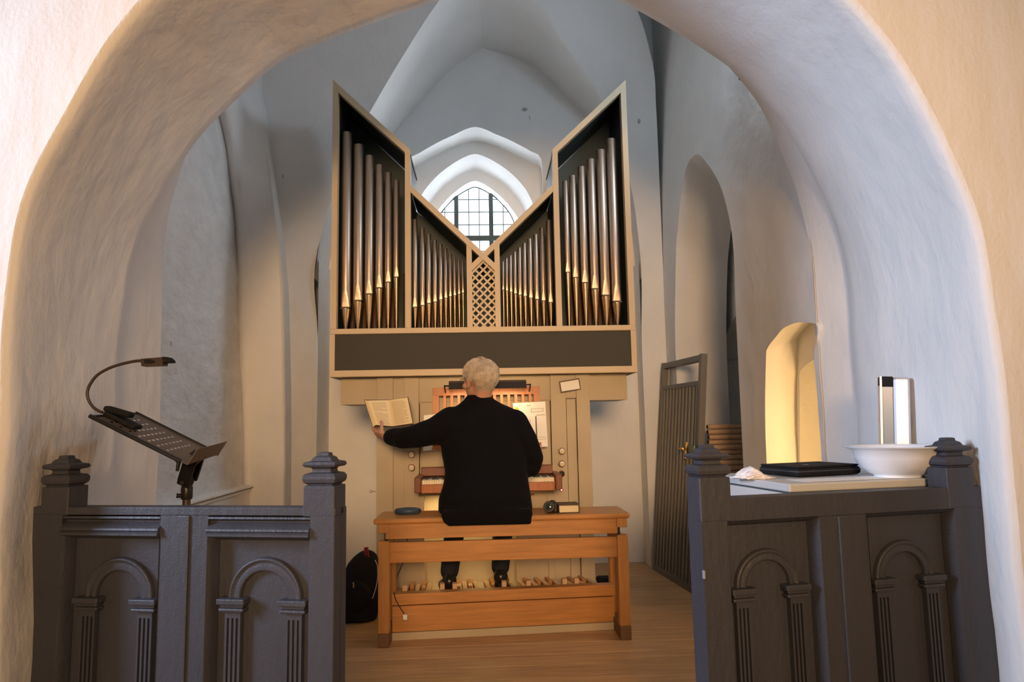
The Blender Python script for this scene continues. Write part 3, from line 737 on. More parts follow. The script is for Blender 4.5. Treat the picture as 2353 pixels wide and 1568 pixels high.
sheet('large white music sheet propped on the right side of the desk', [(1178, 927), (1253, 923), (1259, 1027), (1190, 1029)], 4.185, ln,
      extra=[([(1182, 936), (1190, 936), (1194, 946), (1184, 944)], mat('yellow_print', (.75, .55, .08), .7)), ([(1190, 944), (1194, 945), (1194, 952), (1189, 949)], mat('green_print', (.15, .30, .08), .7))])
ln = [((1218, 964), (1219, 964), .02), ((1217, 982), (1219, 982), .001), ((1217, 990), (1219, 990), .001)]
sheet('narrow white booklet standing before the large right-hand music sheet', [(1210, 957), (1231, 957), (1234, 1026), (1211, 1026)], 4.172, ln, extra=[([(1230, 957), (1232.6, 957), (1235.6, 1026), (1232.4, 1026)], ink)], name='booklet', cat='booklet')
sheet('narrow booklet with dark edge partly hidden behind the right shoulder', [(1196, 956), (1207, 956), (1210, 1026), (1196, 1026)], 4.165, extra=[([(1206.5, 956), (1209, 956), (1212, 1026), (1209, 1026)], ink)], name='booklet', cat='booklet')
sheet('white music sheet on the left side of the desk behind the arm', [(974, 955), (1040, 948), (1042, 1031), (972, 1037)], 4.185, [((990, 962), (1030, 958), .002)])

# ------------------------------------------------------------------ pedalboard
pb = thing('pedalboard', 'oak organ pedalboard on the floor under the bench', 'pedalboard', (-.48, 3.713, 0), atan2(.07, 1.15))
PW = 1.152
def lp_(mb, name, m, par=pb): return mb.build(name, m, par)
lp_(B(0, PW, .0, .60, 0, .036), 'base_board', beige)
lp_(B(.002, PW - .002, .004, .03, .038, .165, ch=.002), 'heel_board', oak)
lp_(B(0, PW, -.012, .05, .172, .228, ch=.004), 'heel_rail', oak)
lp_(B(0, PW, .035, .075, .155, .196), 'felt_rest', oak)
lp_(B(-.0, .03, .05, .56, .036, .13), 'side_cheek', oak); lp_(B(PW - .03, PW, .05, .56, .036, .13), 'side_cheek', oak)
nat = MB().prism([(.05, .16), (.05, .206), (.58, .150), (.58, .12)], -.011, .011, 'x').build('natural_pedal', mat('pale_maple', (.62, .40, .24), .45), pb)
shp = MB().prism([(.36, .13), (.36, .172), (.38, .180), (.57, .165), (.57, .12), (.36, .12)], -.0105, .0105, 'x').build('sharp_pedal', oak, pb)
blk = MB().prism([(.10, .18), (.102, .242), (.13, .245), (.14, .18)], -.012, .012, 'x').build('pedal_block', mat('pale_maple', (.5, .3, .2)), pb)
fn = fs = True
nn = 17
for i in range(nn):
    xx = .055 + i * (PW - .11) / (nn - 1)
    o = nat if i == 0 else nat.copy()
    if i: COL.objects.link(o)
    o.location.x = xx
    if i in (0, 3, 4, 8, 10, 13, 14):
        o = blk if i == 0 else blk.copy()
        if i: COL.objects.link(o)
        o.location.x = xx + .006
    if i < nn - 1 and i % 7 not in (2, 6):
        o = shp if i == 0 else shp.copy()
        if i: COL.objects.link(o)
        o.location.x = xx + (PW - .11) / (nn - 1) / 2
# white plug hanging on the heel board
pg = thing('plug', 'small white plug hanging on a dark cord before the pedalboard', 'plug', PY(931, 1418, 3.69))
c0 = PY(931, 1418, 3.69)
under(pg, B(c0.x - .011, c0.x + .011, 3.68, 3.70, c0.z - .014, c0.z + .012, ch=.003), 'plug_body', white)
for dx in (-.006, .006): under(pg, MB().tube([(c0.x + dx, 3.69, c0.z - .014), (c0.x + dx, 3.69, c0.z - .024)], .002, 6), 'prong', alum)
under(pg, MB().tube(catmull([PY(929, 1411, 3.69), PY(922, 1401, 3.69), PY(914, 1388, 3.69), PY(908, 1375, 3.685), PY(906, 1362, 3.68)], 4), .0025, 6), 'cord', blackmetal)
cb = MB().tube(catmull([PY(909, 1362, 3.86), PY(910, 1340, 4.0), PY(914, 1322, 4.2), PY(923, 1300, 4.26), PY(934, 1270, 4.27), PY(936, 1180, 4.27)], 5), .003, 6).build('cable', mat('brown_cable', (.06, .03, .02), .5))
tag(cb, 'thin dark cable hanging down the console behind the bench', 'cable')

# ------------------------------------------------------------------ bench
bn = thing('organ_bench', 'long orange oak organ bench the player sits on', 'bench', (0.09, 3.6, 0))
def bp(mb, name, m): return under(bn, mb, name, m)
bp(B(-.556, .728, 3.592, 3.90, .588, .616, ch=.010), 'seat', oak)
bp(B(-.497, .665, 3.606, 3.630, .515, .588, ch=.002), 'apron', oak)
bp(B(-.497, .665, 3.86, 3.885, .515, .588, ch=.002), 'apron', oak)
for s, x0 in ((-1, -.532), (1, .660)):
    bp(B(x0, x0 + .053, 3.60, 3.89, .545, .590, ch=.003), 'seat_block', oak2)
    for yy in (3.625, 3.86): bp(MB().tube([(x0 + .036 if s < 0 else x0 + .012, yy, .49), (x0 + .036 if s < 0 else x0 + .012, yy, .56)], .008, 8), 'height_screw', blackmetal)
    bp(B(x0, x0 + .055, 3.600, 3.655, .066, .506, ch=.003), 'leg', oak2)
    bp(B(x0, x0 + .055, 3.845, 3.90, .066, .506, ch=.003), 'leg', oak2)
    bp(B(x0, x0 + .055, 3.595, 3.905, .0, .066, ch=.004), 'foot', oakdark)
    bp(B(x0 + .01, x0 + .045, 3.655, 3.845, .44, .50), 'end_rail', oak)
bp(B(-.478, .662, 3.618, 3.640, .397, .497, ch=.002), 'rail', oak)

# ------------------------------------------------------------------ items on the bench
gc = thing('glasses_case', 'small blue oval case on the left end of the organ bench', 'case', PZ(937, 1182, .616))
g0 = gc.location.copy()
under(gc, MB().lathe([(.055, .0), (.066, .006), (.070, .012), (.0705, .016)], 32, g0, sy=.55), 'case_base', mat('blue_grey_plastic', (.035, .065, .10), .4))
under(gc, MB().lathe([(.0705, .017), (.069, .022), (.060, .030), (.03, .034), (.001, .035)], 32, g0, sy=.55), 'case_lid', mat('blue_grey_plastic', (.035, .065, .10)))
cm = thing('camera', 'black camera lying on the bench beside the cream-edged book', 'camera', PZ(1267, 1179, .616))
g0 = cm.location.copy()
under(cm, B(g0.x - .012, g0.x + .034, g0.y - .01, g0.y + .06, .616, .668, ch=.008), 'camera_body', blackmetal)
under(cm, B(g0.x - .004, g0.x + .022, g0.y + .0, g0.y + .03, .660, .678, ch=.006), 'viewfinder', blackmetal)
Ml = Matrix.Translation((g0.x - .006, g0.y - .008, .645)) @ Matrix.Rotation(R(80), 4, 'X') @ Matrix.Rotation(R(-12), 4, 'Y')
under(cm, MB().lathe([(.026, -.01), (.027, .03), (.029, .034), (.029, .048), (.026, .052)], 24, M=Ml), 'lens_barrel', blackmetal)
under(cm, MB().lathe([(.022, .0505), (.016, .0535), (.001, .0545)], 24, M=Ml), 'lens_glass', mat('lens_glass', (.02, .04, .03), .05, spec=1))
bk2 = thing('book', 'thick cream-paged book lying on the bench beside the camera', 'book', PZ(1309, 1180, .616))
g0 = bk2.location.copy()
under(bk2, B(g0.x - .055, g0.x + .052, g0.y - .002, g0.y + .13, .6165, .620, ch=.001), 'cover', mat('dark_cover', (.07, .04, .025), .5))
under(bk2, B(g0.x - .052, g0.x + .047, g0.y + .002, g0.y + .125, .620, .655, ch=.003), 'page_block', cream)
under(bk2, B(g0.x - .056, g0.x + .052, g0.y - .002, g0.y + .13, .655, .659, ch=.001), 'cover', mat('dark_cover', (.07, .04, .025)))
under(bk2, B(g0.x + .047, g0.x + .0525, g0.y - .002, g0.y + .13, .62, .655), 'spine', mat('dark_cover', (.07, .04, .025)))

# ------------------------------------------------------------------ organist
def capsule(mb, p0, p1, r0, r1, n=14):
    p0, p1 = V(p0), V(p1); d = (p1 - p0); L = d.length; d = d.normalized() if L > 1e-6 else V((0, 0, 1))
    pts = []; rs = []
    for k in range(1, 6): t = k / 5 * pi / 2; pts.append(p0 - d * r0 * cos(t)); rs.append(max(r0 * sin(t), 1e-4))
    for k in range(0, 5): t = k / 5 * pi / 2; pts.append(p1 + d * r1 * sin(t)); rs.append(max(r1 * cos(t), 1e-4))
    pts.append(p1 + d * r1); rs.append(1e-4)
    mb.tube(pts, rs, n, caps=True)
def limb(mb, pts, n=16):
    for (p0, r0), (p1, r1) in zip(pts, pts[1:]): capsule(mb, p0, p1, r0, r1, n)
def ell(mb, c, rad, M=None, n=20):
    bm = bmesh.new(); bmesh.ops.create_uvsphere(bm, u_segments=n, v_segments=n // 2 + 2, radius=1)
    S = Matrix.Translation(c) @ (M if M else Matrix()) @ Matrix.Diagonal((*rad, 1)); mb.bm(bm, S)
def remesh(mb, name, m, voxel, smooth=4, parent=None):
    o = mb.build(name, m)
    a = o.modifiers.new('r', 'REMESH'); a.mode = 'VOXEL'; a.voxel_size = voxel; a.use_smooth_shade = True
    b = o.modifiers.new('s', 'SMOOTH'); b.factor = .5; b.iterations = smooth
    dg = bpy.context.evaluated_depsgraph_get(); me = bpy.data.meshes.new_from_object(o.evaluated_get(dg)); o.modifiers.clear()
    old = o.data; o.data = me; bpy.data.meshes.remove(old); me.name = name
    if not me.materials: me.materials.append(m)
    me.polygons.foreach_set('use_smooth', [True] * len(me.polygons))
    if parent: o.parent = parent
    return o
per_ = thing('person', 'grey-haired person in black jacket on the bench, back turned, left hand holding a book', 'person', (0, 3.75, 0))
PO = V((0, 3.75, 0))
HC = PY(1102, 866, 3.79); HC = V((HC.x, 3.80, HC.z - .016))     # head centre
ha = R(36); Fh = V((-sin(ha), cos(ha), -.10)).normalized(); Rh = V((cos(ha), sin(ha), .05)).normalized(); Uh = Rh.cross(Fh).normalized()
HM = Matrix(((Rh.x, Fh.x, Uh.x), (Rh.y, Fh.y, Uh.y), (Rh.z, Fh.z, Uh.z))).to_4x4()
def hp(x, y, z): return HC + Rh * x + Fh * y + Uh * z
body = MB()
ell(body, hp(0, -.008, .022), (.077, .094, .082), HM)           # skull
ell(body, hp(0, .030, -.045), (.060, .068, .072), HM)           # face and jaw
ell(body, hp(0, .062, -.092), (.028, .026, .022), HM)           # chin
ell(body, hp(0, .060, .028), (.052, .03, .03), HM)              # brow
limb(body, [(hp(0, .092, .012), .009), (hp(0, .112, -.026), .013)])   # nose
for s in (-1, 1):
    ell(body, hp(s * .012, .108, -.030), (.009, .011, .008), HM)
    ell(body, hp(s * .044, .068, -.022), (.022, .022, .02), HM)       # cheeks
    ell(body, hp(s * .031, .084, .004), (.013, .010, .010), HM)       # eyes
    ell(body, hp(s * .079, -.004, -.012), (.008, .018, .030), HM)     # ears
    ell(body, hp(s * .085, -.012, .0), (.006, .016, .016), HM)
    ell(body, hp(s * .083, .002, -.035), (.006, .009, .010), HM)
ell(body, hp(0, .094, -.062), (.024, .010, .006), HM); ell(body, hp(0, .092, -.073), (.021, .010, .007), HM)
NB = V((-.012, 3.815, 1.13))
limb(body, [(hp(0, -.028, -.03), .056), (HC.lerp(NB, .62), .054), (NB, .062)])
SHL, SHR = V((-.168, 3.82, 1.098)), V((.165, 3.82, 1.09))
limb(body, [(SHL, .055), (NB, .07), (SHR, .055)])
limb(body, [(V((0, 3.83, 1.05)), .115), (V((0, 3.82, .85)), .115), (V((0, 3.76, .70)), .10)])
for s in (-1, 1): limb(body, [(V((s * .09, 3.82, 1.0)), .085), (V((s * .085, 3.80, .85)), .08), (V((s * .09, 3.76, .72)), .085)])
ELB, WRL = PY(938, 1006, 3.80), PY(893, 1003, 3.93)
limb(body, [(SHL, .055), (ELB, .040)]); limb(body, [(ELB, .042), (WRL, .026)])
ERB, WRR = V((.262, 3.83, .865)), V((.17, 4.03, .80))
limb(body, [(SHR, .055), (ERB, .040)]); limb(body, [(ERB, .042), (WRR, .026)])
def hand(mb, wrist, direc, palmn, curl, spread=.2, side=1, thumbdir=None):
    """direc: along the fingers, palmn: palm normal"""
    d = V(direc).normalized(); n = (V(palmn) - d * V(palmn).dot(d)).normalized(); s = d.cross(n).normalized() * side
    pc = wrist + d * .05
    M = Matrix(((s.x, d.x, n.x), (s.y, d.y, n.y), (s.z, d.z, n.z))).to_4x4()
    ell(mb, wrist + d * .012, (.026, .03, .019), M); ell(mb, pc, (.041, .052, .015), M)
    for i, (off, L, r) in enumerate(((-.030, .072, .0085), (-.010, .080, .009), (.011, .074, .0086), (.030, .058, .0076))):
        p = wrist + d * .082 + s * off; a = curl * .55; dd = (d + s * off * spread * 8).normalized()
        for j, f in enumerate((.45, .32, .23)):
            dd2 = (dd * cos(a) + n * sin(a)); q = p + dd2 * L * f; limb(mb, [(p, r * (1 - .08 * j)), (q, r * (1 - .08 * (j + 1)))], 10); p = q; a += curl * .75
    td = V(thumbdir).normalized() if thumbdir is not None else (-s * .8 + d * .6 + n * .3).normalized()
    p = wrist + d * .028 - s * .026; q = p + td * .036; limb(mb, [(p, .0145), (q, .0105)], 10)
    q2 = q + (td * .9 + d * .3).normalized() * .030; limb(mb, [(q, .0105), (q2, .0085)], 10)
hand(body, WRL + V((-.012, .02, .0)), (-.72, .66, .12), (.35, .55, .75), .75, thumbdir=(.05, .25, 1.0), side=1)
hand(body, WRR + V((-.008, .02, -.002)), (-.45, .85, -.12), (0, -.1, -1), .45, side=-1)
# legs: thighs forward to the knees, shins down to the pedals
KL, KR = V((-.165, 4.13, .555)), V((.105, 4.13, .555))
AL_, AR_ = PY(1033, 1318, 3.96), PY(1150, 1308, 4.00)
for hpv, K, A in ((V((-.09, 3.79, .70)), KL, AL_), (V((.09, 3.79, .70)), KR, AR_)):
    limb(body, [(hpv, .078), (K, .052)]); limb(body, [(K, .050), (K.lerp(A, .35), .050), (A, .034)])
    limb(body, [(A, .034), (A + V((0, -.02, -.045)), .03), (A + V((-.01, .12, -.052)), .028)])
bo = remesh(body, 'body', skin, .0042, 3)
for q in bo.data.vertices: q.co -= PO
bo.parent = per_
# jacket
jk = MB()
rowsj = [(1210, 1040, 1221, 3.605, .085), (1196, 1016, 1224, 3.566, .13), (1180, 1007, 1225, 3.568, .14), (1149, 1006, 1222, 3.58, .145), (1120, 1018, 1215, 3.60, .148), (1086, 1022, 1212, 3.635, .145), (1045, 1014, 1212, 3.66, .145),
         (1005, 1010, 1208, 3.68, .14), (975, 1014, 1202, 3.70, .13), (953, 1022, 1192, 3.71, .115), (938, 1038, 1176, 3.725, .095), (929, 1052, 1155, 3.74, .08), (918, 1066, 1136, 3.748, .070), (907, 1073, 1126, 3.75, .062)]
rings = []
for (yy, xl, xr, yb, hd) in rowsj:
    a = PY(xl, yy, yb + hd * .8); b = PY(xr, yy, yb + hd * .8); cx_ = (a.x + b.x) / 2; hw = (b.x - a.x) / 2; z = max(PY((xl + xr) / 2, yy, yb).z, .618) ; rr = []
    for k in range(40):
        t = 2 * pi * k / 40; ex = .75
        ux = math.copysign(abs(cos(t)) ** ex, cos(t)); uy = math.copysign(abs(sin(t)) ** ex, sin(t))
        wr_ = 1 + .025 * noise.noise(V((ux * 3, uy * 3, z * 9))) + .02 * sin(z * 60 + ux * 6) * (1 if z < .9 else .4)
        rr.append(V((cx_ + ux * hw * (1 + (wr_ - 1) * .6), yb + hd + uy * hd * wr_, z)))
    rings.append(rr)
rings = rings[1:]
rr0 = [V((p.x, p.y, .618)) for p in rings[0]]; rings[0] = rr0
vs = [p for r in rings for p in r]; fs = []
for i in range(len(rings) - 1):
    for k in range(40): fs.append([i * 40 + k, i * 40 + (k + 1) % 40, (i + 1) * 40 + (k + 1) % 40, (i + 1) * 40 + k])
fs.append(list(range(40))[::-1]); fs.append([len(vs) - 40 + k for k in range(40)])
jk.add(vs, fs)
# tail of the jacket hanging over the rear edge of the bench
f0 = PY(1040, 1210, 3.565); f1 = PY(1221, 1206, 3.565)
flp = [(PY(1012, 1188, 3.565).x, .64), (PY(1017, 1190, 3.565).x, .600), (PY(1030, 1202, 3.565).x, .574), (f0.x, f0.z), (f1.x, f1.z), (PY(1222, 1185, 3.565).x, .60), (PY(1225, 1170, 3.565).x, .64)]
jk.prism(flp, 3.564, 3.588); jk.box(flp[0][0] + .012, flp[-1][0] - .012, 3.568, 3.64, .622, .65)
# sleeves
limb(jk, [(SHL + V((-.006, -.02, -.014)), .088), (V((-.25, 3.80, 1.045)), .078)]); limb(jk, [(V((-.25, 3.80, 1.045)), .075), (PY(955, 1003, 3.80), .064)])
limb(jk, [(PY(955, 1003, 3.80), .062), (PY(930, 1007, 3.83), .058), (PY(905, 1005, 3.89), .050)])
ell(jk, PY(925, 1016, 3.83), (.05, .05, .036)); capsule(jk, PY(905, 1005, 3.89), PY(899, 1005, 3.905), .05, .046)
limb(jk, [(SHR + V((-.005, -.02, -.02)), .082), (V((.215, 3.79, .98)), .072), (V((.252, 3.80, .89)), .064), (V((.250, 3.84, .855)), .060)]); limb(jk, [(V((.248, 3.84, .855)), .060), (WRR + V((.02, -.03, 0)), .043)])
ell(jk, V((.246, 3.80, .835)), (.052, .05, .045)); ell(jk, V((.19, 3.80, .93)), (.07, .06, .12))
# folded collar
cc = V((-.018, 3.808, HC.z - .112)); jk.tube([cc + V((.062 * cos(t * pi / 8), .062 * sin(t * pi / 8), .006 * sin(t * pi / 8))) for t in range(17)], .016, 8)
jo = remesh(jk, 'jacket', blackfab, .0065, 12)
for q in jo.data.vertices: q.co -= PO
jo.parent = per_; jo['label'] = 'black jacket'
# trousers and shoes
tr_ = MB()
for hpv, K, A in ((V((-.09, 3.74, .70)), KL, AL_), (V((.09, 3.74, .70)), KR, AR_)):
    limb(tr_, [(hpv, .083), (V((K.x * .9, 3.95, .64)), .075), (K, .062)]); limb(tr_, [(K, .061), (K.lerp(A, .5), .056), (A + V((0, 0, .012)), .050)])
limb(tr_, [(V((-.11, 3.74, .705)), .084), (V((.11, 3.74, .705)), .084)])
to = remesh(tr_, 'trousers', mat('dark_navy_cloth', (.012, .014, .022), .85, bump=.3, bscale=40), .0065, 5)
for q in to.data.vertices: q.co -= PO
to.parent = per_; to['label'] = 'dark trousers'
for A, yw, nm in ((AL_, -.25, 'left shoe'), (AR_, .12, 'right shoe')):
    sh = MB(); f = V((sin(yw), cos(yw), 0)); c = V((A.x, A.y - .03, A.z - .075))
    limb(sh, [(c + V((0, 0, .0)), .036), (c + f * .08 + V((0, 0, -.004)), .038), (c + f * .17 + V((0, 0, -.012)), .030)]); ell(sh, c + V((0, .0, .04)), (.040, .045, .045))
    sh.box(c.x - .028, c.x + .028, c.y - .03, c.y + .015, c.z - .045, c.z - .02)
    so = remesh(sh, 'shoe', mat('black_leather', (.012, .011, .011), .28, spec=.6), .004, 3)
    for q in so.data.vertices: q.co -= PO
    so.parent = per_
# glasses
gm = mat('spectacle_frame', (.05, .04, .035), .3)
gl_ = MB()
for s in (-1, 1):
    cg = hp(s * .033, .108, .003)
    gl_.tube([cg + Rh * (.024 * cos(t * pi / 8)) + Uh * (.019 * sin(t * pi / 8)) for t in range(17)], .0018, 6)
    gl_.tube([hp(s * .057, .106, .010), hp(s * .082, .06, .012), hp(s * .083, -.002, .012), hp(s * .083, -.02, -.004)], .0016, 6)
gl_.tube([hp(-.010, .110, .006), hp(0, .113, .009), hp(.010, .110, .006)], .0016, 6)
o = gl_.build('spectacles', gm); o.parent = per_
for q in o.data.vertices: q.co -= PO
# hair: a close shell of short overlapping locks
hr = MB(); rnd = random.Random(3)
def hrad(u):     # scalp radius along a head-frame direction, longer towards the nape
    x, y, z = u; rz = .088 if z > 0 else .112
    r = 1 / sqrt((x / .084) ** 2 + (y / .100) ** 2 + (z / rz) ** 2)
    return r
def hair_ok(u):
    if u.y > .42 and u.z < .50: return False
    if u.y > .10 and u.z < .05: return False
    if u.z < -.86: return False
    if abs(u.x) > .62 and u.z < -.12 and u.y > -.42: return False
    if u.y > -.25 and u.z < -.35: return False
    return True
def hpos(u, h=0, tan=V()):
    p = u * (hrad(u) * (1 + .03 * noise.noise(u * 3)) + h) + tan
    if p.z < -.03: p.y += (-.03 - p.z) * .25; p.x *= 1 - (-.03 - p.z) * 2.2
    return hp(p.x, p.y - .012, p.z + .020)
ns, nr_ = 48, 30; vv = []
for i in range(nr_ + 1):
    for k in range(ns):
        a, b_ = 2 * pi * k / ns, pi * i / nr_; vv.append(V((sin(b_) * cos(a), sin(b_) * sin(a), cos(b_))))
keep = MB()
for i in range(nr_):
    for k in range(ns):
        q = [vv[i * ns + k], vv[i * ns + (k + 1) % ns], vv[(i + 1) * ns + (k + 1) % ns], vv[(i + 1) * ns + k]]
        if hair_ok(sum(q, V()).normalized()): keep.add([hpos(u) for u in q], [(0, 1, 2, 3)], None, True)
hs = MB(); cnt = 0; crown = V((.12, -.40, .91)).normalized()
while cnt < 4200:
    u = V((rnd.gauss(0, 1), rnd.gauss(0, 1), rnd.gauss(0, 1))).normalized()
    if not hair_ok(u): continue
    cnt += 1
    flow = (u - crown * u.dot(crown)); flow = flow + V((.9 * noise.noise(u * 2.6), .3 * noise.noise(u * 3), -.30 + .8 * noise.noise(u * 2.9 + V((5, 0, 0))))); flow = (flow - u * flow.dot(u)).normalized()
    flow = (flow + u.cross(flow) * (1.1 * noise.noise(u * 3.2 + V((0, 7, 0))))).normalized()
    L = rnd.uniform(.020, .042) * (.7 if u.z < -.5 else 1); lift = rnd.uniform(.003, .010) + .006 * abs(noise.noise(u * 5)); pts = []
    for k in range(5):
        t = k / 4; pts.append(hpos(u, .002 + lift * sin(t * 2.3), flow * L * t + u * (-.18 * L * t * t)))
    hs.tube(pts, [.0014, .0017, .0015, .0011, .0003], 3, caps=False)
for nm, m_ in (('hair', keep), ):
    m_.v += []; off = len(m_.v); m_.v += hs.v; m_.f += [[i + off for i in f] for f in hs.f]; m_.sm += hs.sm
    o = m_.build('hair', hairm, recalc=False, weld=.00001); o.parent = per_; o['label'] = 'short grey hair'
    for q in o.data.vertices: q.co -= PO

# ------------------------------------------------------------------ hymn book in the hand
hb = thing('open_book', 'open book with yellowed pages held up by the left hand', 'book', PY(902, 980, 4.02))
def hq(px, py, dy=0): return PY(px, py, 4.03 + dy)
def hpart(mb, nm, m): return under(hb, mb, nm, m)
def page_grid(TL, TR, BR, BL, bulge):
    rows = []
    for i in range(9):
        u = i / 8; a = V(TL).lerp(V(BL), 0); r = []
        for j in range(2):
            t = V(TL).lerp(V(TR), u); b = V(BL).lerp(V(BR), u); p = t.lerp(b, j); p.y -= bulge * sin(pi * (u ** .8)); r.append(p)
        rows.append(r)
    return MB().grid(rows)
gt, gb = hq(893, 920, .03), hq(903, 980, .012)
LTp, LBp = hq(845, 921, -.01), hq(864, 977, -.02); RTp, RBp = hq(936, 914, .0), hq(948, 973, -.012)
for nm, q in (('left_pages', (LTp, gt, gb, LBp)), ('right_pages', (gt, RTp, RBp, gb))):
    m = page_grid(*q, .010); hpart(m, nm, cream)
    m = page_grid(*[p + V((0, .012, 0)) for p in q], .002); hpart(m, 'page_block', cream)
hpart(MB().add([hq(838, 920, -.005), LTp, LBp, hq(857, 981, -.015)], [(0, 1, 2, 3)]), 'page_edge', mat('page_edge', (.74, .60, .36), .8))
cv = MB(); cv.quad(hq(837, 919, .0), hq(893, 919, .05), hq(904, 982, .035), hq(856.5, 982, -.008), th=.003); cv.quad(hq(893, 919, .05), hq(938, 913, .018), hq(950, 977, .006), hq(904, 982, .035), th=.003)
hpart(cv, 'cover', mat('dark_cover', (.07, .04, .025)))
tx = MB()
for sd in (0, 1):
    TLq, TRq, BRq, BLq = ((LTp, gt, gb, LBp), (gt, RTp, RBp, gb))[sd]
    for i in range(20):
        v_ = .09 + .84 * i / 19
        if rnd.random() < .08: continue
        u0 = .16 if sd == 0 else .12; u1 = (.84 if rnd.random() > .3 else rnd.uniform(.5, .8)); nseg = 6; top = []; bot = []
        for k in range(nseg + 1):
            u = u0 + (u1 - u0) * k / nseg
            def PT(u, v): t = TLq.lerp(TRq, u); b = BLq.lerp(BRq, u); p = t.lerp(b, v); p.y -= .010 * sin(pi * (u ** .8)) + .0008; return p
            top.append(PT(u, v_)); bot.append(PT(u, v_ + .013))
        tx.grid([top, bot], smooth=False)
o = hpart(tx, 'printed_lines', mat('book_print', (.42, .33, .19), .8)); o['kind'] = 'stuff'

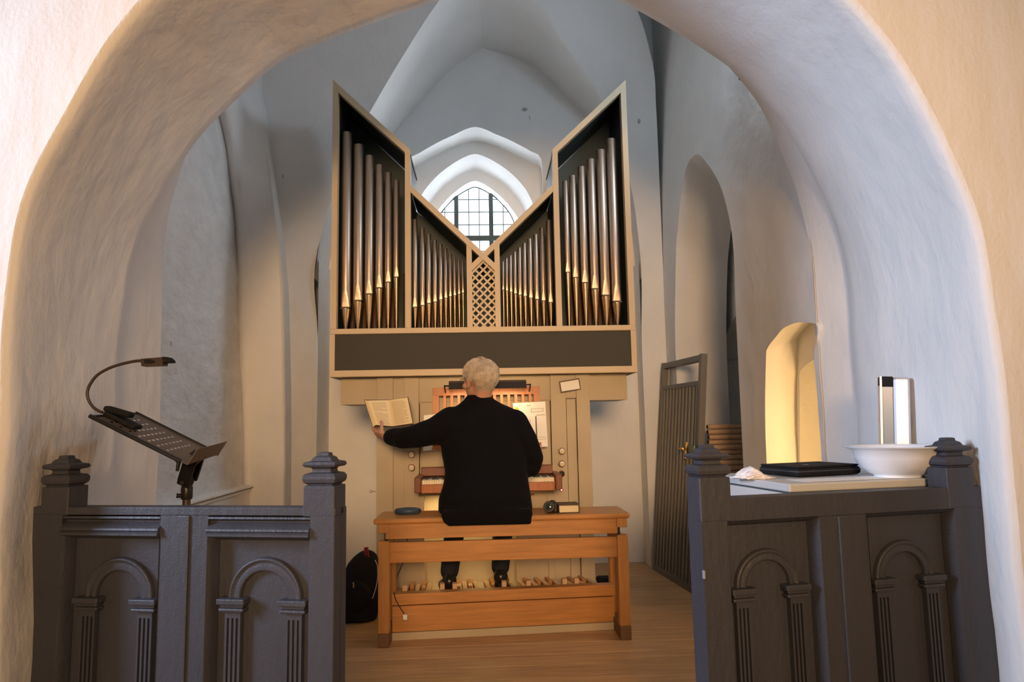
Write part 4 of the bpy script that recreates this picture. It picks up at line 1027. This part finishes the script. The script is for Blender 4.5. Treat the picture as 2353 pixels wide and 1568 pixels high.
# ------------------------------------------------------------------ choir stall fronts
def finial(mb, u0, u1, d0, d1, zt=.918):
    cx_, cy_ = (u0 + u1) / 2, (d0 + d1) / 2; r = (u1 - u0) / 2; k = r / .047
    mb.lathe([(r * .97, zt - .002), (r * .80, zt + .001), (r * .82, zt + .004), (r * .99, zt + .009), (r * 1.05, zt + .018), (r * 1.04, zt + .026), (r * .92, zt + .033), (r * .62, zt + .036), (r * .58, zt + .044), (r * .64, zt + .048), (r * .96, zt + .051), (r * 1.05, zt + .057), (r * .97, zt + .064), (r * .66, zt + .067), (r * .55, zt + .076), (r * .36, zt + .081), (r * .34, zt + .088), (r * .22, zt + .090)], c=(cx_, cy_, 0), square=True, sy=(d1 - d0) / (u1 - u0))
def stall(name, label, A, Bq, posts, recs, arches, cornice, W):
    t = thing(name, label, 'stall front', (A[0], A[1], 0), atan2(Bq[1] - A[1], Bq[0] - A[0]))
    def p(mb, nm):
        o = mb.build(nm, paint, t)
        if nm not in ('post', 'finial'): o.location = (0, .028 if nm in ('arch_moulding', 'capital', 'pilaster_shaft', 'pilaster_base') else .014, 0)
        return o
    T = .86
    # board behind, frame members proud of it
    p(B(0, W, .028, .064, 0, T - .004), 'back_board')
    u = 0
    for (a, b) in posts:
        zs_ = .836 if cornice else .797; lo2_ = a if a < .5 else recs[1][1]; hi2_ = recs[0][0] if a < .5 else b
        m = B(a, b, .002, .078, zs_, .918, ch=.003); m.box(lo2_, hi2_, .002, .078, 0, zs_ + .004); p(m, 'post'); m = MB(); finial(m, a, b, .002, .078); f = m.build('finial', paint, t)
    edges = [0.0] + [v for r in recs for v in r] + [W]
    ztop = cornice[1] if cornice else .80
    rails_z = .838 if cornice else .796
    st = [(edges[0], edges[1]), (edges[2], edges[3]), (edges[4], edges[5])]
    for k, (a, b) in enumerate(st): p(B(a, b, -.010, .03, 0, rails_z), 'stile')
    p(B(0, W, -.010, .046, rails_z, T, ch=.002), 'top_rail')
    p(B(recs[0][0], recs[0][1], -.010, .03, 0, .14), 'bottom_rail'); p(B(recs[1][0], recs[1][1], -.010, .03, 0, .14), 'bottom_rail')
    a, b = recs[0][1], recs[1][0]; c = (a + b) / 2
    p(B(c - .019, c + .019, -.016, -.008, 0, rails_z, ch=.003), 'centre_strip')
    for (a, b) in recs:
        if cornice:
            prof = [(-.006, .834), (-.010, .834), (-.012, .829), (.004, .822), (.004, .818), (-.012, .808), (-.020, .802), (-.022, .797), (-.018, .793), (-.024, .789), (-.024, .783), (.01, .783), (.02, .834)]
            p(MB().prism(prof, a, b, 'x'), 'cornice_moulding')
            zt = .783
        else: zt = .796
        bw = .016
        def bev(poly, nm='bead'): p(poly, nm)
        # sloped bead mitred round the recess
        def strip(p0, p1, q0, q1):
            m = MB(); N = 5; rows = []
            for i in range(N + 1):
                s_ = i / N; dd = -.012 - .006 * sin(pi * s_) + .038 * s_; rows.append([V((p0[0] + (q0[0] - p0[0]) * s_, dd, p0[1] + (q0[1] - p0[1]) * s_)), V((p1[0] + (q1[0] - p1[0]) * s_, dd, p1[1] + (q1[1] - p1[1]) * s_))])
            m.grid(rows); return m
        zb = .14
        p(strip((a, zb), (a, zt), (a + bw, zb + bw), (a + bw, zt - bw)), 'bead')
        p(strip((b, zb), (b, zt), (b - bw, zb + bw), (b - bw, zt - bw)), 'bead')
        p(strip((a, zt), (b, zt), (a + bw, zt - bw), (b - bw, zt - bw)), 'bead')
    # arches
    for (cu, cz, ro, ri) in arches:
        rows = []; prof = [(ro, .014), (ro - .001, .002), (ro - .005, -.003), (ro - .009, -.001), (ro - .012, .003), (ro - .018, .003), (ri + .005, -.002), (ri + .001, 0.0), (ri, .014)]
        for k in range(33):
            t_ = pi * k / 32; rows.append([V((cu + cos(t_) * r_, d_, cz + sin(t_) * r_)) for r_, d_ in prof])
        p(MB().grid(rows), 'arch_moulding')
        pw = (ro - ri) + .010
        for s in (-1, 1):
            mid = cu + s * (ro + ri) / 2
            p(B(mid - pw / 2 - .018, mid + pw / 2 + .018, -.022, .014, cz - .016, cz, ch=.003), 'capital')
            cap = MB(); cap.box(mid - pw / 2 - .010, mid + pw / 2 + .010, -.013, .014, cz - .026, cz - .016, ch=.003); cap.box(mid - pw / 2 - .014, mid + pw / 2 + .014, -.017, .014, cz - .036, cz - .026, ch=.004); p(cap, 'capital')
            sh = MB(); N = 7; z0, z1 = .20, cz - .036; x0 = mid - pw / 2; dx = pw / N
            for k in range(N):
                f = k in (1, 3, 5); sh.box(x0 + k * dx, x0 + (k + 1) * dx, .004 if f else -.005, .014, z0 + (.0), z1 - (.018 if f else 0))
                if f: sh.box(x0 + k * dx, x0 + (k + 1) * dx, -.005, .014, z1 - .018, z1)
            p(sh, 'pilaster_shaft'); p(B(mid - pw / 2 - .012, mid + pw / 2 + .012, -.014, .014, .14, .20, ch=.004), 'pilaster_base')
    return t
stall('stall_front', 'dark slate panelled stall front at left, behind which the music stand rises', (-1.383, 2.172), (-.407, 1.953), [(.084, .176), (.909, 1.000)], [(.160, .477), (.625, .931)],
      [(.332, .605, .110, .073), (.786, .613, .109, .072)], (.783, .834), 1.002)
stall('stall_front', 'dark slate panelled stall front at right, before the grey cabinet with the bowl', (.609, 1.945), (1.564, 2.128), [(-.02, .074), (.795, .893)], [(.058, .348), (.505, .812)],
      [(.190, .612, .100, .068), (.645, .608, .102, .068)], None, .966)

rs_ = [o for o in bpy.data.objects if o.name == 'stall_front.001'][0]
o = MB().box(-.0211, -.015, .0005, .011, .648, .672, ch=.003).build('paint_chip', mat('bare_chip', (.26, .27, .29), .7), rs_); o['label'] = 'pale chip in the paint'
# ------------------------------------------------------------------ music stand with clip lamp
ms = thing('music_stand', 'black metal music stand with perforated tilted desk behind the left stall front', 'music stand', (-.96, 2.35, 0))
def mp(mb, nm, m): return under(ms, mb, nm, m)
A_ = PY(210, 958, 2.15); D_ = PY(430, 1068, 2.15); Bc = PY(316, 951, 2.53)
e1 = (D_ - A_); e1.y = 0; Ld = e1.length; e1 = e1 / Ld; e2 = V((0, 1, 0)); A_ = V((A_.x, 2.15, A_.z)); n_ = e1.cross(e2); n_ = n_ if n_.z > 0 else -n_
Wd = .38; skew = V((Bc.x - A_.x, 0, Bc.z - A_.z)) / Wd; e2 = V((skew.x, 1, skew.z)).normalized()
def dk(u, v, h=0): return A_ + e1 * u + e2 * v + n_ * h
# perforated plate: solid strips and bridges between slots
nr, per_u, per_v = 9, Ld / 9.5, .040
pl = MB()
plate_m = mat('desk_plate', (.16, .12, .095), .45, .5)
def slab(u0, u1, v0, v1, h0=-.0012, h1=0): 
    c = [dk(u0, v0, h0), dk(u1, v0, h0), dk(u1, v1, h0), dk(u0, v1, h0), dk(u0, v0, h1), dk(u1, v0, h1), dk(u1, v1, h1), dk(u0, v1, h1)]
    pl.add(c, [(0, 3, 2, 1), (4, 5, 6, 7), (0, 1, 5, 4), (1, 2, 6, 5), (2, 3, 7, 6), (3, 0, 4, 7)])
u = 0; slot_u = .009; 
rows_u = [Ld * f for f in (.13, .23, .33, .43, .53, .63, .73)]
prev = 0
for ru in rows_u:
    slab(prev, ru - slot_u / 2, 0, Wd); prev = ru + slot_u / 2
    v = 0; slab(ru - slot_u / 2, ru + slot_u / 2, 0, .05); v = .05; off = .05
    while v < Wd - .07:
        slab(ru - slot_u / 2, ru + slot_u / 2, v + .026, v + .038); v += .038
    slab(ru - slot_u / 2, ru + slot_u / 2, v, Wd)
slab(prev, Ld, 0, Wd)
mp(pl, 'desk_plate', plate_m)
for v in (0, Wd):
    mp(MB().tube([dk(-.006, v), dk(Ld * (.93 if v == 0 else 1), v)], .0065, 6), 'desk_rim', blackmetal)
mp(MB().tube([dk(0, 0), dk(0, Wd)], .005, 6), 'desk_rim', blackmetal)
m = MB(); a, b_ = dk(Ld, -.0, 0), dk(Ld, Wd, 0); up = n_ * .052
m.quad(a, b_, b_ + up + e1 * .004, a + up + e1 * .004, th=.0015); mp(m, 'desk_lip', plate_m)
# bracket, joint, wing nut, pole
J = dk(Ld * .93, Wd * .42, -.004); J2 = PY(430, 1108, 2.35)
br = MB(); dd = (J2 - J); L_ = dd.length; zax = dd.normalized(); xax = zax.cross(V((0, 1, 0))).normalized(); yax = xax.cross(zax)
Mb = Matrix(((xax.x, yax.x, zax.x, J.x), (xax.y, yax.y, zax.y, J.y), (xax.z, yax.z, zax.z, J.z), (0, 0, 0, 1)))
br.box(-.020, .020, -.030, -.018, .0, L_, ch=.003, M=Mb); br.box(-.020, .020, .018, .030, .0, L_, ch=.003, M=Mb); br.box(-.020, -.014, -.03, .03, 0, L_ * .85, M=Mb); br.box(-.022, .022, -.032, .032, -.006, .006, ch=.002, M=Mb)
mp(br, 'tilt_bracket', blackmetal)
mp(MB().tube([J2 + V((0, -.04, 0)), J2 + V((0, .04, 0))], .007, 8), 'tilt_bolt', blackmetal)
wn = MB(); wc = J + V((-.045, -.01, -.012)); wn.tube([wc + V((.03, .0, .008)), wc], .005, 6); wn.tube([wc + V((-.02, 0, .020)), wc, wc + V((-.004, 0, -.028))], [.006, .007, .005], 6); mp(wn, 'wing_nut', blackmetal)
pb_ = V((J2.x, 2.35, 0))
mp(MB().tube([V((J2.x, 2.35, J2.z + .012)), V((J2.x, 2.35, .55))], .0125, 12), 'pole', standmetal)
mp(MB().lathe([(.016, J2.z - .055), (.018, J2.z - .05), (.018, J2.z - .02), (.016, J2.z - .012), (.021, J2.z + .0), (.021, J2.z + .015)], 14, (J2.x, 2.35, 0)), 'pole_collar', blackmetal)
mp(MB().tube([V((J2.x, 2.35, J2.z - .045)), V((J2.x - .028, 2.34, J2.z - .042))], [.004, .008], 8), 'collar_screw', blackmetal)
mp(MB().tube([V((J2.x, 2.35, .58)), V((J2.x, 2.35, .10))], .016, 12), 'pole', standmetal)
for k in range(3):
    a = k * 2 * pi / 3 + .5; mp(MB().tube([V((J2.x, 2.35, .28)), V((J2.x + cos(a) * .24, 2.35 + sin(a) * .24, .010))], .008, 8), 'leg', standmetal)
# clip lamp
clx = dk(.02, Wd * .30, .0)
cl = thing('clip_lamp', 'black gooseneck lamp clipped to the top of the music stand', 'lamp', clx)
def cp(mb, nm, m): return under(cl, mb, nm, m)
cb_ = MB()
def frame_m(o_, xa, ya):
    za = xa.cross(ya).normalized(); ya = za.cross(xa).normalized(); return Matrix(((xa.x, ya.x, za.x, o_.x), (xa.y, ya.y, za.y, o_.y), (xa.z, ya.z, za.z, o_.z), (0, 0, 0, 1)))
Mc = frame_m(clx, e1, V((0, 1, 0)))
sgn = 1 if (Mc.to_3x3() @ V((0, 0, 1))).dot(n_) > 0 else -1
cb_.box(-.022, .085, -.028, .028, sgn * .003, sgn * .016, ch=.004, M=Mc); cb_.box(-.022, .085, -.028, .028, -sgn * .004, -sgn * .020, ch=.005, M=Mc)
cp(cb_, 'clip_jaw', blackny)
c2 = MB(); c2.box(-.03, .055, -.020, .020, sgn * .016, sgn * .034, ch=.007, M=Mc @ Matrix.Rotation(-sgn * R(10), 4, 'Y')); cp(c2, 'clip_grip', blackny)
YN = clx.y
neck = [PY(*p, YN) for p in [(236, 948), (229, 946), (214, 936), (203, 918), (201, 900), (208, 882), (224, 862), (252, 846), (283, 836), (313, 830), (331, 830)]]
cp(MB().tube(catmull(neck, 4), .0048, 8), 'gooseneck', standmetal)
hd = [PY(*p, YN) for p in [(329, 826), (380, 822), (380, 841), (331, 843)]]
hl = MB().prism([(v.x, v.z) for v in hd], YN - .018, YN + .018); cp(hl, 'lamp_head', standmetal)
tp = [PY(*p, YN) for p in [(379, 821.5), (390, 822), (397, 829), (397, 834), (380, 834.5)]]
cp(MB().prism([(v.x, v.z) for v in tp], YN - .020, YN + .020), 'lamp_tip', blackny)
ri = [PY(*p, YN) for p in [(338, 828), (352, 827), (362, 831), (362, 835), (350, 837), (338, 836)]]
cp(MB().prism([(v.x, v.z) for v in ri], YN - .0205, YN - .017), 'switch', blackny)

# ------------------------------------------------------------------ cabinet behind the right stall front
cr = R(10)
fb = thing('cabinet', 'light grey cabinet with a lid behind the right stall front', 'cabinet', (.914, 2.112, 0), cr)
B(0, .585, 0, .46, .0, .850, ch=.004).build('body', lightgrey, fb); B(-.003, .588, -.003, .463, .8555, .880, ch=.004).build('lid', lightgrey, fb)
B(.004, .58, .004, .455, .85, .8555).build('seam', iron, fb)
sp = thing('paper', 'flat white paper lying along the front of the grey cabinet', 'paper', (.98, 2.15, .881), cr)
MB().box(.0, .40, .0, .10, 0, .0008).build('page', paper, sp)
pc_ = thing('laptop_case', 'flat black zipped case lying on the grey cabinet beside the bowl', 'case', (1.03, 2.31, .8805), R(17))
lc = MB(); lc.box(.0, .27, 0, .20, .001, .030, ch=.012); lc.build('case_body', blackny, pc_)
MB().box(.006, .264, .006, .194, .029, .036, ch=.004).build('case_flap', blackny, pc_)
zp = MB(); zp.tube([(.006, -.0012, .019), (.264, -.0012, .019)], .0016, 5); zp.tube([(-.0012, .19, .019), (-.0012, .008, .019), (.006, -.0012, .019)], .0016, 5); zp.build('zip', mat('zip_grey', (.10, .10, .11), .4, .5), pc_)
lg = MB()
for k in range(2): lg.add([(.085 + k * .012, .060, .0365), (.088 + k * .012, .060, .0365), (.096 + k * .012, .082, .0365), (.091 + k * .012, .082, .0365)], [(0, 1, 2, 3)])
lg.build('logo', paper, pc_)
# bowl
bwl = thing('bowl', 'white enamel wash bowl on the grey cabinet', 'bowl', (1.350, 2.280, .881), 0)
bwl.scale = (.94, .94, .96)
pr = [(.001, .012), (.085, .012), (.120, .040), (.140, .075), (.150, .094), (.166, .098), (.170, .101), (.166, .104), (.150, .1005), (.142, .090)]
out = [(.078, .0), (.078, .006), (.096, .012), (.122, .034), (.141, .066), (.151, .092), (.166, .097), (.171, .100), (.168, .104), (.152, .102), (.143, .090), (.134, .066), (.115, .036), (.085, .016), (.001, .014)]
MB().lathe(out, 56).build('bowl_body', white, bwl)
tr2 = MB(); tr2.tube([(.1705 * cos(t * pi / 28), .1705 * sin(t * pi / 28), .1015) for t in range(57)], .0022, 6, caps=False); tr2.build('rim', mat('rim_blue_grey', (.55, .60, .68), .25), bwl)
# aluminium device leaning on the jamb
dv = thing('metal_profile', 'silver profiled metal box with black cap leaning on the wall behind the bowl', 'device', (1.458, 2.462, .881), R(-20))
dvt = Matrix.Rotation(R(3), 4, 'Y')
B(-.012, .045, .0, .045, 0, .335, ch=.010, M=dvt).build('housing', alum, dv)
MB().box(-.050, -.010, .004, .040, 0, .300, ch=.002, M=dvt).build('window_strip', mat('frosted_pane', (.22, .28, .32), .25, spec=.6), dv)
MB().box(-.053, -.047, .0, .044, 0, .335, M=dvt).build('edge_strip', alum, dv)
MB().box(-.053, -.010, .001, .044, .300, .336, ch=.003, M=dvt).build('end_cap', blackny, dv)
# crumpled cloth
cl_c = V((.885, 2.335, .8805)); ct = thing('cloth', 'crumpled white cloth on the left corner of the grey cabinet', 'cloth', cl_c)
bm = bmesh.new(); bmesh.ops.create_icosphere(bm, subdivisions=5, radius=1)
for q in bm.verts:
    d = q.co.copy(); n1_ = noise.noise(d * 1.6 + V((3, 0, 1))); n2_ = abs(noise.noise(d * 3.6)); r = 1 + .35 * n1_ - .28 * n2_
    x, y_, z = d.x * r, d.y * r, d.z * r
    hgt = .043 if True else 0; h = max(z, -.25)
    wing = .055 + .020 * (1 - max(z, 0)) ** 2
    q.co = V((x * wing * (1.0 if x < 0 else 1.0), y_ * .05, max(0, (h + .25) * .030 * (1 - .62 * min(1, abs(x - -.1))))))
cm2 = MB().bm(bm, None, True); cm2.build('fabric', mat('white_cloth', (.86, .80, .78), .9, bump=.5, bscale=50), ct)

# ------------------------------------------------------------------ steel gate leaning on the right wall
gA = V((1.225, 5.215, 0)); gB = V((1.300, 4.470, 0)); gd = (gB - gA); GW = gd.length
gt_ = thing('steel_gate', 'tall grey barred steel gate leaning against the right wall', 'gate', gA, atan2(gd.y, gd.x))
lean = Matrix.Rotation(R(-5.2), 4, 'X')
if (Matrix.Rotation(atan2(gd.y, gd.x), 4, 'Z') @ lean @ V((0, 0, 1))).x < 0: lean = Matrix.Rotation(R(5.2), 4, 'X')
GH = 1.505
def gp(mb, nm, m): return mb.build(nm, m, gt_)
gp(MB().box(0, .045, -.02, .02, 0, GH, ch=.002, M=lean), 'frame_bar', grey); gp(MB().box(GW - .045, GW, -.02, .02, 0, GH, ch=.002, M=lean), 'frame_bar', grey)
for z0 in (0, GH - .045, 1.30): gp(MB().box(.045, GW - .045, -.02, .02, z0, z0 + (.03 if z0 == 1.30 else .04), ch=.002, M=lean), 'frame_rail', grey)
n = 11
for i in range(n):
    x = .045 + (GW - .09) * (i + .5) / n; gp(MB().box(x - .013, x + .013, -.016, .010, .04, 1.30, M=lean), 'slat', greyl)
gp(MB().box(.046, GW - .046, .012, .015, .04, 1.30, M=lean), 'back_sheet', mat('dark_sheet', (.05, .042, .034), .6))
lk = gp(MB().box(GW - .10, GW + .004, -.05, -.02, .865, .915, ch=.004, M=lean), 'lock_case', mat('lock_green_metal', (.12, .17, .13), .3, .8))
gp(MB().box(GW - .20, GW - .17, -.030, -.02, .82, .93, ch=.002, M=lean), 'handle_plate', brass); gp(MB().tube([(GW - .185, -.03, .885), (GW - .185, -.07, .885), (GW - .12, -.075, .885)], .007, 8, M=lean), 'handle', brass)
for z in (1.22, .24): gp(MB().tube([(-.012, 0, z), (-.012, 0, z + .07)], .012, 8, M=lean), 'hinge', grey)

# ------------------------------------------------------------------ stack of brown rolls in the niche
rollm = mat('brown_roll_fabric', (.52, .35, .21), .85, bump=.3, bscale=60, var=.08)
rp = bpy.data.objects.new('fabric_roll', None); COL.objects.link(rp)
o = MB().tube([(0, 0, 0), (.10, 0, .001), (.31, 0, 0)], [.0195, .021, .020], 14, flat=.80).build('roll_body', rollm, rp)
sp_ = MB(); sp_.tube([(-.002, .0155 * (1 - t / 26) * cos(t * .7), .0125 * (1 - t / 26) * sin(t * .7)) for t in range(24)], .0016, 4); sp_.build('rolled_end', mat('roll_end_dark', (.10, .045, .03), .8), rp)
words = ['topmost', 'second', 'third', 'fourth', 'fifth', 'sixth', 'seventh', 'eighth', 'ninth', 'tenth', 'eleventh', 'twelfth', 'thirteenth']
zt = PY(1660, 981, 4.62).z
for i in range(13):
    q = rp if i == 0 else copy_tree(rp)
    z = zt - i * .0335
    q.location = (1.475 + random.uniform(-.006, .006), 4.62 + random.uniform(-.008, .008), z); q.rotation_euler = (random.uniform(0, 3), 0, 0)
    q.rotation_euler = (0, 0, random.uniform(-.03, .03))
    tag(q, ('topmost roll of the stack of brown rolls in the right wall niche' if i == 0 else f'{words[i]} brown roll from the top of the stack in the right wall niche'), 'roll', 'rolls stacked in the wall niche')
zb_ = zt - 12 * .0335 - .017
struct(B(1.455, 2.1, 4.2, 5.1, .5, zb_).build('trim_7', plaster))

# ------------------------------------------------------------------ backpack by the left end of the bench
bpk = thing('backpack', 'black backpack with a red loop on the floor left of the bench', 'backpack', (-.755, 4.12, 0))
bq = MB()
pts_px = [(822, 1420, .120), (820, 1395, .150), (820, 1360, .152), (824, 1330, .135), (832, 1300, .098), (840, 1275, .055), (843, 1267, .030)]
Yq = 4.12; rings = []
prof = [(775, 866, 1412), (774, 870, 1395), (774, 872, 1365), (778, 872, 1340), (790, 871, 1315), (799, 869, 1295), (812, 866, 1280), (824, 858, 1271), (832, 848, 1267)]
for i, (xl, xr, py) in enumerate(prof):
    a = PY(xl, py, Yq); b = PY(xr, py, Yq); c = (a + b) / 2; hw = (b.x - a.x) / 2; hd = .085 * (1 - .65 * (i / 8) ** 2); z = max(c.z, .004)
    if i == 0: z = .004
    rings.append([V((c.x + hw * math.copysign(abs(cos(t)) ** .8, cos(t)), Yq + .02 * i / 8 + hd * math.copysign(abs(sin(t)) ** .8, sin(t)), z)) for t in [2 * pi * k / 28 for k in range(28)]])
vs = [p for r in rings for p in r]; fs = [[i * 28 + k, i * 28 + (k + 1) % 28, (i + 1) * 28 + (k + 1) % 28, (i + 1) * 28 + k] for i in range(len(rings) - 1) for k in range(28)] + [list(range(28))[::-1], [len(vs) - 28 + k for k in range(28)]]
bq.add(vs, fs); 
def und(o, off):
    for q in o.data.vertices: q.co -= V(off)
    return o
o = und(remesh(bq, 'bag_body', blackny, .008, 4), bpk.location); o.parent = bpk
fp = MB(); ell(fp, PY(818, 1372, 4.045), (.085, .035, .085)); o = und(fp.build('front_pocket', blackny), bpk.location); o.parent = bpk
lo3 = PY(843, 1277, 4.08); lt3 = PY(841, 1259, 4.08)
under(bpk, MB().tube([lo3 + V((-.006, 0, 0)), lt3 + V((-.006, 0, 0)), lt3 + V((.006, 0, .001)), lo3 + V((.010, 0, -.01))], .0065, 6), 'carry_loop', mat('dark_red_webbing', (.22, .02, .025), .7))
under(bpk, MB().tube(catmull([PY(862, 1288, 4.03), PY(867, 1300, 4.03), PY(868, 1325, 4.02), PY(864, 1350, 4.02), PY(856, 1376, 4.02)], 4), .0022, 5), 'reflective_piping', mat('pale_piping_glint', (.6, .6, .6), .4))
zq = PY(812, 1346, 3.985); under(bpk, MB().tube([zq + V((0, 0, .016)), zq + V((.002, 0, 0)), zq + V((.0, 0, -.012))], .0035, 6), 'zip_pull', mat('pale_gold', (.75, .6, .35), .35, .7))
under(bpk, MB().tube(catmull([PZ(866, 1412, .012), PZ(850, 1418, .012), PZ(820, 1424, .006), PZ(788, 1434, .005)], 4), .005, 6, flat=.5), 'loose_strap', blackny)
und(o, (0, 0, 0))
# small black bag at the right end
sb = thing('small_black_bag', 'small black bag on the floor right of the organ console', 'bag', PY(1391, 1345, 4.45) * 1)
b0 = V((sb.location.x, 4.45, 0)); sb.location = b0
m = MB(); m.box(b0.x - .045, b0.x + .045, 4.41, 4.49, .002, .10, ch=.02); under(sb, m, 'bag_body', blackny)
m = MB(); m.box(b0.x - .05, b0.x + .048, 4.402, 4.495, .085, .125, ch=.012); under(sb, m, 'bag_flap', blackny)
under(sb, MB().tube([(b0.x - .03 + .006 * k, 4.405 - .012 * sin(k * pi / 10), .055 + .02 * sin(k * pi / 10)) for k in range(11)], .003, 6), 'bag_glint', mat('pale_piping_glint', (.6, .6, .6)))  # pale arc stands in for a glint on the bag front
